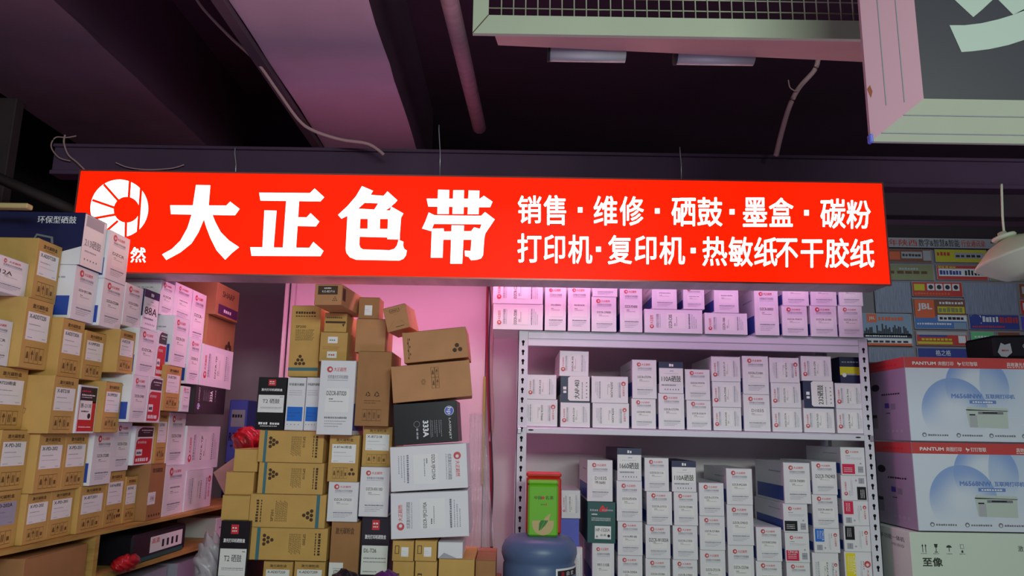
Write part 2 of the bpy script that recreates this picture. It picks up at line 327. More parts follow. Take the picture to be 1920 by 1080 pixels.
JUNK = {}
def carton(w, h, d, style, code='', orient='up', bodym=None):
    """returns (body mesh builder, list of (child name, mesh builder, label))"""
    mb = MB(); kids = []; f = Face(mb, w, h, orient)
    base = {'dz': 'white_card', 'dzbig': 'white_card', 'color': 'white_card', 'brown': 'kraft', 'sp': 'kraft_yellow', 't2': 'black_card', 'hp': 'black_card',
            'redblk': 'white_card', '213e': 'white_card', 'navytop': 'white_card', 'navyside': 'white_card', 'green': 'green_card'}
    bm_ = bodym or base.get(style.split(':')[0], 'kraft')
    mb.box((0, 0, 0), (w, d, h), bm_, min(.0012, w*.02))
    st, _, arg = style.partition(':')
    if st in ('dz', 'dzbig'): d_dz(f, code, big=(st == 'dzbig'))
    elif st == 'color': d_color(f, code, arg)
    elif st == 'brown':
        d_brown(f, code, arg == 'dots'); kids.append(('sticker', sticker_mb(w, h, orient, code, (.10, .40, .90, .80), grey=(arg == 'grey')), 'white printed sticker'))
    elif st == 'sp': d_sp(f, code)
    elif st == 't2':
        d_t2(f, code); sm = MB(); g = Face(sm, w, h, orient); g.rect(.05, .33, .95, .66, 'sticker', 1.5)
        if code == 'T2': g.text('T2 硒鼓', .2, .50, .8, .59, 'ink', 3); g.dashes(.15, .42, .9, .010, 'ink_grey', 14, 3); g.dashes(.15, .40, .9, .008, 'ink_light', 14, 3); g.dashes(.8, .62, .92, .014, 'ink_grey', 3, 3)
        else: g.text(code, .12, .58, .55, .625, 'ink', 3, bold=.02); g.dashes(.12, .51, .9, .012, 'ink_grey', 14, 3); g.dashes(.12, .47, .9, .010, 'ink_grey', 14, 3); g.dashes(.12, .36, .6, .010, 'ink_grey', 9, 3)
        kids.append(('sticker', sm, 'white printed sticker'))
    elif st == 'hp': d_hp(f)
    elif st == 'redblk': d_redblk(f)
    elif st == '213e': d_213e(f)
    elif st == 'navytop': d_navytop(f, code)
    elif st == 'navyside': d_navyside(f, code)
    elif st == 'green':
        d_green(f); sm = MB(); g = Face(sm, w, h, orient); g.rect(.26, .10, .84, .41, 'sticker', 1.5); g.text('HP-1520A', .30, .28, .80, .36, 'ink', 3)
        g.text('粉·硒', .46, .17, .66, .22, 'ink', 3); g.disc(.76, .18, .05*f.W, 'ink', 3); g.poly([(.30, .14), (.38, .14), (.34, .20)], 'ink_grey', 3); kids.append(('sticker', sm, 'white printed sticker'))
    elif st == 'twodots':
        for x, y in ((.84, .42), (.80, .27), (.885, .28)): f.disc(x, y, .034*f.W, 'ink_brown', 2)
        f.dashes(.08, .2, .09, .6, 'ink_brown', 1); 
        for i in range(6): f.rect(.07+.03*(i % 2), .12+.12*i, .085+.03*(i % 2), .19+.12*i, 'ink_brown', 1)
    elif st == 'picmid':
        picto(f, .50, .30, .60, .60, n=2); picto(f, .50, .60, .60, .88, n=2)
        for k in range(6): f.disc(.40+.02*math.cos(k), .5+.06*math.sin(k), .004, 'kraft_dark', 2)
    elif st == 'tallrec':
        recyc(f, .36, .42, .045*f.W*1.6, 'ink_brown'); recyc(f, .62, .42, .05*f.W*1.6, 'ink_brown')
        f.dashes(.25, .33, .75, .008, 'ink_brown', 12); f.dashes(.25, .30, .6, .008, 'ink_brown', 9); picto(f, .22, .07, .78, .22)
    elif st == 'tag':
        kids.append(('sticker', sticker_mb(w, h, orient, '', (.30, .15, .66, .62)), 'white barcode sticker'))
    elif st == 'twotags':
        for b0 in (.62, .12): 
            sm = MB(); g = Face(sm, w, h, orient); g.rect(.28, b0, .64, b0+.22, 'sticker', 1.5); g.dashes(.34, b0+.08, .58, .05, 'logo_red' if b0 < .5 else 'ink_grey', 3, 3); kids.append(('sticker', sm, 'small white sticker'))
        f.dashes(.12, .48, .75, .02, 'kraft_dark', 9); f.dashes(.12, .42, .7, .02, 'kraft_dark', 9)
    elif st == 'flap':
        for a, b in (((.04, .95), (.5, .62)), ((.96, .95), (.5, .62)), ((.04, .05), (.35, .38)), ((.96, .05), (.65, .38))):
            (x0, y0), (x1, y1) = a, b; dx, dy = x1-x0, y1-y0; L = math.hypot(dx, dy); nx, ny = -dy/L*.006, dx/L*.006
            f.poly([(x0-nx, y0-ny), (x1-nx, y1-ny), (x1+nx, y1+ny), (x0+nx, y0+ny)], 'kraft_dark', 2)
        f.rect(.26, .74, .70, .88, 'ink_brown', 1); f.rect(.28, .755, .68, .865, 'kraft_orange', 2); f.dashes(.32, .79, .64, .04, 'ink_brown', 5, 3); f.dashes(.4, .12, .8, .03, 'ink_brown', 8)
    elif st == 'kp':
        f.rect(.12, .50, .85, .92, 'ink_brown', 1); f.text('KG-BD716', .28, .60, .74, .70, 'ink_white', 2); f.dashes(.35, .78, .62, .06, 'ink_white', 6)
        for n_, y in ((1, .38), (2, .30), (3, .22)):
            for k in range(n_): f.disc(.76+(k-(n_-1)/2)*.07, y, .02*f.W, 'ink_brown', 2)
        g = Face(mb, d, h, 'up', fn=lambda u, v, e: (w+e, u, v)); g.rect(.04, .25, .16, .85, 'ink_brown', 1)
    elif st == 'sharp':
        f.text('SHARP', .25, .62, .78, .80, 'ink_brown', bold=.02); f.rect(.12, .06, .98, .36, 'plum', 1); f.dashes(.35, .15, .7, .10, 'ink_white', 4, 2); 
    elif st == 'dots3':
        for x, y in ((.80, .28), (.72, .15), (.86, .16)): f.disc(x, y, .05*f.W, 'ink_brown', 2)
    elif st == 'darkbar':
        f.rect(.05, .45, .95, .56, 'ink_brown', 1); f.dashes(.1, .72, .8, .05, 'ink_brown', 8); f.poly([(.80, .40), (.92, .44), (.86, .26)], 'ink_brown', 2)
    elif st == 'endon':
        f.rect(.12, .35, .32, .75, 'ink_brown', 1); f.rect(.15, .38, .29, .72, 'kraft_yellow', 2)
        kids.append(('sticker', sticker_mb(w, h, orient, '', (.42, .22, .76, .68)), 'white barcode sticker'))
    elif st == 'smalltag':
        f.dashes(.3, .2, .75, .05, 'kraft_dark', 7); kids.append(('sticker', sticker_mb(w, h, orient, '', (.30, .42, .66, .62)), 'small white sticker'))
    elif st == 'brownlow':
        f.text('激光碳粉盒', .15, .85, .80, .93, 'ink_brown', bold=.02)
        sm = MB(); g = Face(sm, w, h, orient); g.rect(0.0, .28, .48, .50, 'sticker', 1.5); g.text('X7003', .15, .36, .40, .41, 'ink', 3); g.rect(.13, .34, .42, .345, 'ink_grey', 3); g.rect(.13, .425, .42, .43, 'ink_grey', 3); kids.append(('sticker', sm, 'square white sticker'))
        for i in range(5): f.rect(.15+i*.16, .06, .22+i*.16, .10, 'ink_brown', 2)
    elif st == 'envelope':
        f.poly([(.0, .0), (.25, .35), (.8, .0)], 'ink_light', 1)
    elif st == 'bluewhite':
        f.text('环保激光硒鼓', .08, .84, .92, .89, 'ink', bold=.02); 
        for y in (.74, .70, .66): f.dashes(.12, y, .85, .010, 'ink_light', 9)
        f.rect(.08, .17, .92, .44, 'bright_blue', 1); f.dashes(.15, .32, .8, .012, 'blue', 6, 2); f.dashes(.15, .26, .6, .012, 'blue', 6, 2)
        for i in range(4): f.rect(.12+i*.2, .10, .17+i*.2, .115, 'ink_grey', 2)
    elif st == 'navybox':
        mb.m  # dark blue carton, printed end
        f.rect(.0, .0, 1, .98, 'sticker', 1); f.rect(.08, .76, .86, .97, 'ink_light', 2); f.text('213硒鼓', .1, .38, .82, .54, 'ink_grey', 3); f.dashes(.14, .28, .66, .03, 'ink_light', 9, 3)
        for i in range(5): f.rect(.15+i*.13, .12, .19+i*.13, .15, 'ink_grey', 3)
        g = Face(mb, d, h, 'up', fn=lambda u, v, e: (-e, d-u, v))
        g.poly([(0, 0), (1, 0), (1, .35), (.45, 0.02)], 'white_card', 1)
        g.text('环保型硒鼓', .55, .78, .92, .92, 'ink_white', 2, bold=.02)
        g.poly([(.52, .42), (.56, .58), (.72, .52), (.74, .30), (.7, .24)], 'ink_grey', 2); g.poly([(.54, .44), (.57, .54), (.70, .49), (.71, .35)], 'navy', 3)
    elif st == 'navyyellow':
        f.rect(.0, .30, 1, .62, 'yellow', 1); f.disc(.2, .3, .1*f.W, 'ink_white', 2); f.dashes(.1, .78, .9, .05, 'ink_light', 6); f.rect(.3, .3, .8, .36, 'ink_light', 2)
    elif st == 'blueback':
        f.rect(.02, .0, .98, .12, 'navy', 1)
    if st in ('dz', 'dzbig', 'color') and h > w*.9:   # printed blue band on both long sides
        for sx in (0, 1):
            g = Face(mb, d, h, 'up', fn=(lambda u, v, e: (-e, u, v)) if sx == 0 else (lambda u, v, e: (w+e, u, v)))
            g.rect(.03, .06, .93, .42, 'blue', 1); g.dashes(.1, .75, .5, .03, 'ink_light', 7)
    elif st in ('dz', 'color'):
        for b0, fn in ((0, lambda u, v, e: (u, v, h+e)), (1, lambda u, v, e: (-e, u, v))):
            g = Face(mb, *( (w, d) if b0 == 0 else (d, h) ), 'up', fn=fn); g.dashes(.3, .4, .7, .03, 'ink_light', 6)
    elif st in ('brown',):
        g = Face(mb, d, h, 'up', fn=lambda u, v, e: (-e, u, v))
        for (a, b) in (((.25, .42), (.55, .36)), ((.55, .36), (.72, .44)), ((.25, .42), (.42, .52)), ((.42, .52), (.72, .44)), ((.25, .42), (.26, .34)), ((.26, .34), (.56, .28)), ((.56, .28), (.72, .38))):
            (x0, y0), (x1, y1) = a, b; dx, dy = x1-x0, y1-y0; L = math.hypot(dx, dy); nx, ny = -dy/L*.004, dx/L*.004
            g.poly([(x0-nx, y0-ny), (x1-nx, y1-ny), (x1+nx, y1+ny), (x0+nx, y0+ny)], 'kraft_dark', 1)
    elif st in ('navytop', 'navyside'):
        for sx in (0, 1):
            g = Face(mb, d, h, 'up', fn=(lambda u, v, e: (-e, u, v)) if sx == 0 else (lambda u, v, e: (w+e, u, v)))
            g.rect(.0, .3, 1, 1, 'navy', 1)
        g = Face(mb, w, d, 'up', fn=lambda u, v, e: (u, v, h+e)); g.rect(0, 0, 1, 1, 'navy', 1)
    # tuck flap seam
    if h > .05: mb.poly([(w*.04, -.0002, h-.0016), (w*.96, -.0002, h-.0016), (w*.96, -.0002, h-.0006), (w*.04, -.0002, h-.0006)], 'ink_light' if 'white' in bm_ else 'dark_slot')
    return mb, kids
LOOK = {'dz': 'white toner box', 'dzbig': 'white toner box with bold code', 'color': 'white toner box', 'brown': 'brown toner carton with white sticker', 'sp': 'brown toner carton with teal stripe',
        't2': 'black toner box with white sticker', 'hp': 'glossy black toner box', 'redblk': 'red and black panelled toner box', '213e': 'red and black toner box', 'navytop': 'white toner box with navy top stripe',
        'navyside': 'navy and white toner box', 'green': 'dark green toner box'}
def place(name, w, h, d, style, code, orient, loc, rot, label, group=None, cat='box', bodym=None):
    mb, kids = carton(w, h, d, style, code, orient, bodym)
    o = mb.build(name); o.location = loc; o.rotation_euler = rot
    tag(o, label, cat, group)
    for n, km, lb in kids:
        k = km.build(n, o); k['label'] = lb
    return o
ORD = ['zeroth', 'first', 'second', 'third', 'fourth', 'fifth', 'sixth', 'seventh', 'eighth', 'ninth', 'tenth', 'eleventh', 'twelfth', 'thirteenth']
# ================================================================== THE SETTING
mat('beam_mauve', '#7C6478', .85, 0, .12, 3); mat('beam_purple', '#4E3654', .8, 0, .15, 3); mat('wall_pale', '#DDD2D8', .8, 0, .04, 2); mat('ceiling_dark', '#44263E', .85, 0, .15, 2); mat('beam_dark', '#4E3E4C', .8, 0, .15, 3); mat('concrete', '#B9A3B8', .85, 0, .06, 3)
mat('floor_mat', '#6A6460', .6, 0, .1, 3); mat('wall_mauve', '#B8A2AE', .8, 0, .04, 2); mat('wall_white', '#E6D2DA', .55, 0, .03, 2); mat('wall_dark', '#2A1E28', .9)
mat('frame_alu', '#A4AC98', .5, .0, .04, 6); mat('trim_white', '#DDCBD0', .5)
def struct(name, a, b, m, bev=0):
    mb = MB(); mb.box(a, b, m, bev); return tag(mb.build(name), kind='structure')
CEIL = 3.75
struct('floor', (-3.2, -3.5, -.06), (5.2, 7.3, 0), 'floor_mat')
struct('ceiling', (-3.2, -3.5, CEIL), (5.2, 7.3, CEIL+.1), 'ceiling_dark')
struct('wall_back', (-3.2, 7.2, 0), (5.2, 7.3, CEIL), 'wall_dark')
struct('wall_left', (-2.35, 1.2, 0), (-2.25, 4.5, 2.40), 'wall_mauve')
struct('wall_hall', (-3.3, -3.5, 0), (-3.2, 7.3, CEIL), 'wall_dark')
YB = 4.3                                     # mauve wall at the back of the stall
struct('wall_stall', (-2.25, YB, 0), (-.1, YB+.08, 3.0), 'wall_mauve')
YW = 3.72
pr = at(909, 700, YW); pl = at(540, 700, YW)
struct('wall_centre', (pl.x, YW, 0), (pr.x, YW+.05, 2.9), 'wall_white')
struct('wall_right', (pr.x+.003, YW+.02, 0), (at(1614, 600, YW+.02).x, YW+.08, 2.75), 'wall_pale')
# edge mouldings of the white partition
for i, (a, b, yy) in enumerate(((530, 536, YW-.06), (541, 549, YW-.02))):
    A = at(a, 620, yy); B = at(b, 620, yy); mb = MB(); mb.box((A.x, yy-.012, .0), (B.x, YW-.001 if i else yy+.012, 2.9), 'trim_white', .002)
    tag(mb.build('trim_%d' % (i+1)), kind='structure')

# ---- concrete beams running away from the sign wall
def edge_x(px, Z, Y): return at(px, 0, Y).x
def beam(name, pxl, pxr, zb, m, y0, y1, top=CEIL):
    # px of its lower edges on the photograph's top row
    L = atZ(pxl, 0, zb); Rr = atZ(pxr, 0, zb)
    mb = MB(); n = 26; rnd = random.Random(int(pxl)+5)
    # ragged plaster edge: lower strip subdivided along its length
    vs_ = []; 
    for i in range(n+1):
        y = y0+(y1-y0)*i/n; j = rnd.uniform(-.004, .004); k = rnd.uniform(-.004, .004)
        vs_ += [(L.x+j, y, zb), (Rr.x+k, y, zb), (Rr.x, y, zb+.02), (Rr.x, y, top), (L.x, y, top), (L.x, y, zb+.02)]
    fs = []
    for i in range(n):
        for k in range(6): fs.append((i*6+k, i*6+(k+1) % 6, (i+1)*6+(k+1) % 6, (i+1)*6+k))
    fs += [tuple(range(5, -1, -1)), tuple(n*6+k for k in range(6))]
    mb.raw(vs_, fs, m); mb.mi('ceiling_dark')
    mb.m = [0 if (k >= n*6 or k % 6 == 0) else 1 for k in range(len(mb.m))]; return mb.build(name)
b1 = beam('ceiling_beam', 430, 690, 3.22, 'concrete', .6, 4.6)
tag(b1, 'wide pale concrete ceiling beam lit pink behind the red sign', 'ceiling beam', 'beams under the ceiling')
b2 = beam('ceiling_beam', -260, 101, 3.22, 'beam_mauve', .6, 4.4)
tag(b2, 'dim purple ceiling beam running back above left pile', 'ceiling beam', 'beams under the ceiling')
# cross beams behind the sign
YC = 3.0
zt = at(900, 283, YC).z; zl = at(900, 340, YC).z
mb = MB(); mb.box((-1.95, YC, zl), (2.9, YC+.07, zt), 'beam_purple', .004)
mb.box((-1.95, YC-.012, zl), (2.9, YC, zl+.018), 'beam_purple', .002); mb.box((-1.95, YC-.012, zt-.014), (2.9, YC, zt), 'beam_purple', .002)
o = mb.build('cross_beam'); o.rotation_euler = (0, .0, 0); tag(o, 'long dark purple cross beam just above and behind the red sign', 'beam')
for (ya, yb, Y_, lb) in ((342, 405, 4.4, 'brownish dark lintel beam to the right of the red sign'),):
    z0 = at(1800, yb, Y_).z; z1 = at(1800, ya, Y_).z
    mb = MB(); mb.box((1.95, Y_, z0), (4.4, Y_+.1, z1), 'beam_dark', .004); tag(mb.build('lintel_beam'), lb, 'beam')
mb = MB(); z1 = at(1800, 408, 6.4).z; mb.box((1.9, 6.4, z1-.30), (5.1, 6.5, z1), 'ceiling_dark', .004); tag(mb.build('header_panel'), 'near black header panel above the advert wall', 'panel')
# left dark post and brace
mat('post_brown', '#3E3034', .8, 0, .2, 6)
p0 = at(-20, 300, 3.3); p1 = at(14, 300, 3.3)
mb = MB(); mb.box((p0.x-.1, 3.3, 2.30), (p1.x, 3.36, 3.22), 'post_brown', .004); tag(mb.build('post'), 'dark brown upright post at the left edge beside the sign', 'post')
mb = MB(); A = at(-30, 322, 2.95); B = at(160, 405, 2.95); mb.tube([A, B], .022, 'post_brown', 4); tag(mb.build('brace'), 'dark slanting brace behind left end of the red sign', 'brace')
mb = MB(); A = at(-20, 384, 2.2); B = at(51, 385, 2.2); mb.box((A.x, 2.2, B.z-.008), (B.x, 2.23, B.z+.008), 'beige', .003); tag(mb.build('batten'), 'short pale wooden batten above the navy box at left', 'batten')

# ================================================================== THE RED SIGN
mat('sign_red', '#FF1E00', .4, emit=1.35); mat('sign_white', '#FFFDFA', .4, emit=2.6); mat('sign_side', '#7A6A72', .35, .3); mat('sign_frame', '#9A5A55', .3, .5)
mat('sign_bottom', '#A79CA4', .45, .35, .22, 9, 0, (1.5, .2, 1))
nt = M_['sign_red'].node_tree; nt.nodes['Principled BSDF'].inputs['Emission Color'].default_value = (1.0, .012, .0005, 1)
nt.nodes['Principled BSDF'].inputs['Base Color'].default_value = (.08, .002, .0005, 1); nt.nodes['Principled BSDF'].inputs['Specular IOR Level'].default_value = .1
YS = 2.75
sl = at(149, 321, YS); sr = at(1661, 440, YS)
# face rectangle: corners from the photograph averaged
zt_ = (at(149, 321, YS).z+at(1652, 344, YS).z)/2; zb_ = (at(240, 511, YS).z+at(1670, 532, YS).z)/2
xl_ = at(148, 350, YS).x; xr_ = (at(1652, 344, YS).x+at(1670, 532, YS).x)/2
sign = empty('lightbox_sign', ((xl_+xr_)/2, YS, zb_)); tag(sign, 'long glowing red lightbox sign with white Chinese lettering', 'sign')
def sgn(mb): 
    mb.v = [(x-(xl_+xr_)/2, y-YS, z-zb_) for x, y, z in mb.v]; return mb
SD = .157
mb = MB(); mb.box((xl_, YS+.004, zb_), (xr_, YS+SD, zt_), 'sign_side', .002); sgn(mb).build('housing', sign)
mb = MB(); mb.box((xl_+.001, YS+.006, zb_-.003), (xr_-.001, YS+SD-.002, zb_-.0005), 'sign_bottom'); sgn(mb).build('bottom_panel', sign)
mb = MB(); t = .006
mb.box((xl_-t, YS-.002, zb_-t), (xr_+t, YS+.008, zb_), 'sign_frame'); mb.box((xl_-t, YS-.002, zt_), (xr_+t, YS+.008, zt_+t), 'sign_frame')
mb.box((xl_-t, YS-.002, zb_), (xl_, YS+.008, zt_), 'sign_frame'); mb.box((xr_, YS-.002, zb_), (xr_+t, YS+.008, zt_), 'sign_frame'); sgn(mb).build('edge_frame', sign)
mb = MB(); mb.box((xl_, YS, zb_), (xr_, YS+.004, zt_), 'sign_red'); sgn(mb).build('face_panel', sign)
def spoly(mb, pts, ox, oy, s, m='sign_white', e=.0008):
    mb.poly([at(ox+x/s, oy+y/s, YS-e) for x, y in pts], m)
def letters(items, cc, fn='text'):
    for ch, r in items:
        mb = MB()
        if ch: stext(mb, ch, *cc, r)
        else: spoly(mb, [(r[0],r[2]),(r[1],r[2]),(r[1],r[3]),(r[0],r[3])], *cc)
        sgn(mb).build('letter' if ch else 'dot', sign)
def stext(mb, ch, ox, oy, s, r, bold=.0125):
    x0, x1, y0, y1 = r; vv, ff, _ = glyphs(ch, bold)
    mb.raw([at(ox+(x0+a*(x1-x0))/s, oy+(y1-b*(y1-y0))/s, YS-.0008) for a, b in vv], ff, 'sign_white')
C1 = (130, 300, 3.84); C2 = (600, 300, 3.84); C3 = (900, 330, 4.695); C4 = (1250, 330, 4.267)
big = {
 '大': (C1, [[(726,326),(1130,328),(1158,300),(1226,352),(1193,398),(732,390)],
   [(912,180),(1015,182),(1003,330),(975,412),(930,520),(880,600),(800,665),(698,720),(668,680),(740,640),(800,580),(850,490),(880,395),(890,326)],
   [(1003,330),(1030,395),(1055,455),(1090,520),(1150,580),(1222,628),(1170,670),(1122,718),(1060,650),(1015,560),(985,480),(968,425),(960,380)]]),
 '正': (C1, [[(1367,235),(1733,238),(1766,205),(1835,268),(1808,298),(1376,292)], [(1562,285),(1655,285),(1632,640),(1537,640)],
   [(1645,412),(1708,414),(1737,383),(1800,443),(1775,478),(1640,475)], [(1405,363),(1492,365),(1470,640),(1390,640)],
   [(1302,628),(1728,633),(1757,590),(1830,655),(1808,692),(1312,690)]]),
 '色': (C2, [[(302,188),(382,222),(340,290),(275,350),(270,372),(200,400),(155,423),(130,395),(200,330),(260,260)],
   [(345,250),(458,258),(486,226),(557,290),(535,315),(315,308)], [(422,308),(540,308),(500,345),(462,368),(385,366)],
   [(270,350),(505,364),(512,335),(600,385),(585,412),(582,425),(200,422),(195,400)], [(198,398),(290,400),(283,610),(290,630),(305,650),(260,716),(215,700),(190,668),(185,640)],
   [(345,415),(432,415),(430,505),(343,505)], [(490,415),(584,405),(572,572),(485,570)], [(280,495),(575,497),(574,572),(487,570),(484,557),(280,552)],
   [(283,618),(290,632),(310,644),(500,650),(535,640),(555,615),(565,575),(600,588),(598,615),(606,640),(625,652),(618,688),(600,712),(570,724),(260,718),(215,700)]]),
 '带': (C2, [[(850,214),(930,216),(927,388),(845,388)], [(960,218),(1037,218),(1033,388),(954,388)], [(1070,219),(1148,221),(1142,390),(1063,390)],
   [(768,278),(1150,280),(1180,258),(1242,300),(1225,340),(780,335)], [(783,378),(825,398),(822,455),(800,512),(735,493),(760,440)],
   [(800,398),(1160,402),(1165,462),(800,460)], [(1160,402),(1188,375),(1258,428),(1192,526),(1150,497),(1165,460)],
   [(805,495),(890,493),(892,515),(1088,512),(1110,485),(1155,497),(1192,522),(1180,575),(805,572)], [(805,500),(890,510),(882,703),(798,703)],
   [(948,470),(1037,472),(1024,746),(938,746)], [(1092,560),(1184,545),(1174,685),(1160,708),(1130,718),(1088,722),(1070,698),(1045,692),(1042,652),(1085,655)]])}
for ch, (cc, polys) in big.items():
    mb = MB()
    for i, p in enumerate(polys): spoly(mb, p, *cc, e=.0008+.00003*i)
    sgn(mb).build('large_letter', sign)
letters([('销',(333,541,172,418)),('售',(560,757,168,432)),('维',(1000,1210,175,435)),('修',(1230,1442,178,437)),('',(862,902,275,322)),('',(1540,1582,285,330))], C3)
letters([('硒',(38,232,175,402)),('鼓',(246,446,170,404)),('墨',(610,804,172,406)),('盒',(818,1014,173,406)),('碳',(1230,1432,180,420)),('粉',(1440,1632,193,422)),('',(503,543,265,308)),('',(1100,1138,272,316))], C4)
letters([('打',(330,540,506,762)),('印',(562,747,518,768)),('机',(776,987,518,772)),('复',(1126,1337,520,777)),('印',(1363,1552,526,777)),('机',(1580,1804,526,780)),('',(1022,1065,622,667))], C3)
letters([('热',(286,484,484,720)),('敏',(496,690,486,724)),('纸',(700,886,490,724)),('不',(874,1050,500,730)),('干',(1073,1252,508,734)),('胶',(1270,1460,498,735)),('纸',(1468,1662,503,735)),('',(192,232,575,618))], C4)
mb = MB(); cx, cy, r = 360, 349, 208; n = 64
spoly(mb, [(cx+r*math.cos(2*math.pi*k/n), cy+r*math.sin(2*math.pi*k/n)) for k in range(n)], *C1)
spoly(mb, [(412+93*math.cos(2*math.pi*k/n), 358+93*math.sin(2*math.pi*k/n)) for k in range(n)], *C1, m='sign_red', e=.0014)
for (x0, y0), (x1, y1) in (((438,130),(428,275)),((248,175),(355,295)),((165,288),(330,345)),((150,425),(330,393)),((270,508),(350,438)),((405,570),(408,445)),((519,170),(493,530))):
    dx, dy = x1-x0, y1-y0; L = math.hypot(dx, dy); nx, ny = -dy/L*9, dx/L*9
    spoly(mb, [(x0-nx,y0-ny),(x1-nx,y1-ny),(x1+nx,y1+ny),(x0+nx,y0+ny)], *C1, m='sign_red', e=.0012)
sgn(mb).build('ring_logo', sign)
mb = MB(); stext(mb, '然', *C1, (440,550,628,738)); stext(mb, '超', *C1, (280,400,628,738)); sgn(mb).build('small_letter', sign)
# wires hanging the sign
for i, (x, y0) in enumerate(((440, 286), (823, 243), (1275, 284))):
    A = at(x, y0, YS+.12); B = at(x+2, 330, YS+.12); A.z = max(A.z, zt_+.05)
    mb = MB(); mb.tube([A+Vector((0, 0, .02)), A, (A+B)/2+Vector((.003, 0, 0)), (B.x, B.y, zt_)], .0022, 'silver', 6)
    tag(mb.build('hanging_wire'), ['thin wire above the character second from left, %s' % 'near the first big letter', 'thin wire standing up above the fourth big letter', 'thin wire above the small lettering of the sign'][i] if i else 'thin steel wire above the right arm of the first big letter', 'wire', 'wires above the red sign')
# curly loose wires at the left end
def wire(name, pts, Y, r, m, label, cat='wire', group=None, n=8):
    mb = MB(); P = smooth_path([at(x, y, Y+(dz[0] if dz else 0)) for x, y, *dz in pts], n); mb.tube(P, r, m, 6); return tag(mb.build(name), label, cat, group)
mat('wire_tan', '#B08C90', .7); mat('wire_pink', '#C79AA8', .6)
wire('loose_wire', [(122, 253), (120, 268), (128, 290), (145, 305), (160, 320)], YC-.014, .004, 'wire_tan', 'tan loose wire hooking down to the upper left corner of the sign', group='loose wires left of the sign')
wire('loose_wire', [(143, 255), (125, 258), (104, 258), (96, 275), (110, 295), (132, 302)], YC-.015, .003, 'wire_tan', 'curled tan wire loop left of the sign', group='loose wires left of the sign')
wire('loose_wire', [(217, 305), (240, 314), (275, 318), (320, 316), (345, 309)], YC-.014, .0025, 'wire_pink', 'pale wire lying along the top of the sign near the ring logo', group='loose wires left of the sign')
# ceiling cables and conduit
wire('ceiling_cable', [(355, -25), (380, 15), (430, 68), (480, 115), (520, 170), (560, 225), (590, 246), (640, 262), (690, 270), (720, 290)], 2.9, .007, 'wire_tan', 'long tan cable drooping across the lit ceiling beam', 'cable')
wire('ceiling_cable', [(1535, 100), (1528, 130), (1498, 165), (1480, 200), (1465, 250), (1455, 292)], 2.9, .011, 'wire_tan', 'thick tan cable hanging below the wire mesh light frame', 'cable')
wire('loose_wire', [(1478, 150), (1482, 165), (1496, 170), (1508, 155)], 2.88, .0025, 'wire_tan', 'small wire loop round the thick cable')
mat('conduit_mat', '#B99AA2', .5, 0, .15, 5, 0, (1, 6, 1))
A = atZ(843, 0, 3.30); mb = MB(); P = [A+Vector((0, -.6, 0)), A, at(898, 272, A.y+1.15)]
P[2].z = 3.28; mb.tube([P[0], P[1], P[2]], .036, 'conduit_mat', 10)
tag(mb.build('conduit'), 'straight pinkish conduit pipe right of the lit ceiling beam', 'pipe')
A = atZ(405, 0, 3.18); mb = MB(); mb.box((A.x-.03, .8, 3.19), (A.x+.02, 4.1, 3.215), 'beam_dark', .004); tag(mb.build('cable_tray'), 'thin dark cable tray along left edge of lit beam', 'tray')

# ================================================================== LIGHT FRAME WITH WIRE MESH (top)
def mitre_frame(mb, X0, X1, Z0, Z1, Y, w, d, m, wb=None):
    wb = wb or w
    o = [(X0, Z0), (X1, Z0), (X1, Z1), (X0, Z1)]; i = [(X0+w, Z0+wb), (X1-w, Z0+wb), (X1-w, Z1-wb), (X0+w, Z1-wb)]
    for k in range(4):
        a, b, c, e = o[k], o[(k+1) % 4], i[(k+1) % 4], i[k]; g = .0012
        q = [a, b, c, e]
        mb.raw([(x, Y, z) for x, z in q]+[(x, Y+d, z) for x, z in q], [(0, 1, 2, 3), (7, 6, 5, 4), (0, 4, 5, 1), (3, 2, 6, 7), (1, 5, 6, 2), (0, 3, 7, 4)], m)
        dx, dz = e[0]-a[0], e[1]-a[1]; L = math.hypot(dx, dz); nx, nz = -dz/L*g, dx/L*g
        mb.poly([(a[0]-nx, Y-.0005, a[1]-nz), (e[0]-nx, Y-.0005, e[1]-nz), (e[0]+nx, Y-.0005, e[1]+nz), (a[0]+nx, Y-.0005, a[1]+nz)], 'ink_brown')
YG = 1.62
A = at(886, 62, YG); B = at(916, 28, YG); C = at(1700, 60, YG); top = A.z+.62
mf = empty('mesh_frame', (A.x, YG, A.z)); tag(mf, 'pale green aluminium frame holding a wire mesh at the top of the picture', 'frame')
mb = MB(); mitre_frame(mb, 0, C.x-A.x+.1, 0, .62, 0, B.x-A.x, .012, 'frame_alu', B.z-A.z); mb.build('frame', mf)
mb = MB(); wdt = C.x-A.x+.1; x = B.x-A.x+.03
while x < wdt-.03:
    mb.tube([(x, .016, B.z-A.z-.003), (x, .016, .59)], .0017, 'frame_alu', 5); x += .0292
z = B.z-A.z+.030
while z < .6:
    mb.tube([(.03, .0195, z), (wdt-.03, .0195, z)], .0016, 'frame_alu', 5); z += .0292
mb.build('wire_mesh', mf)
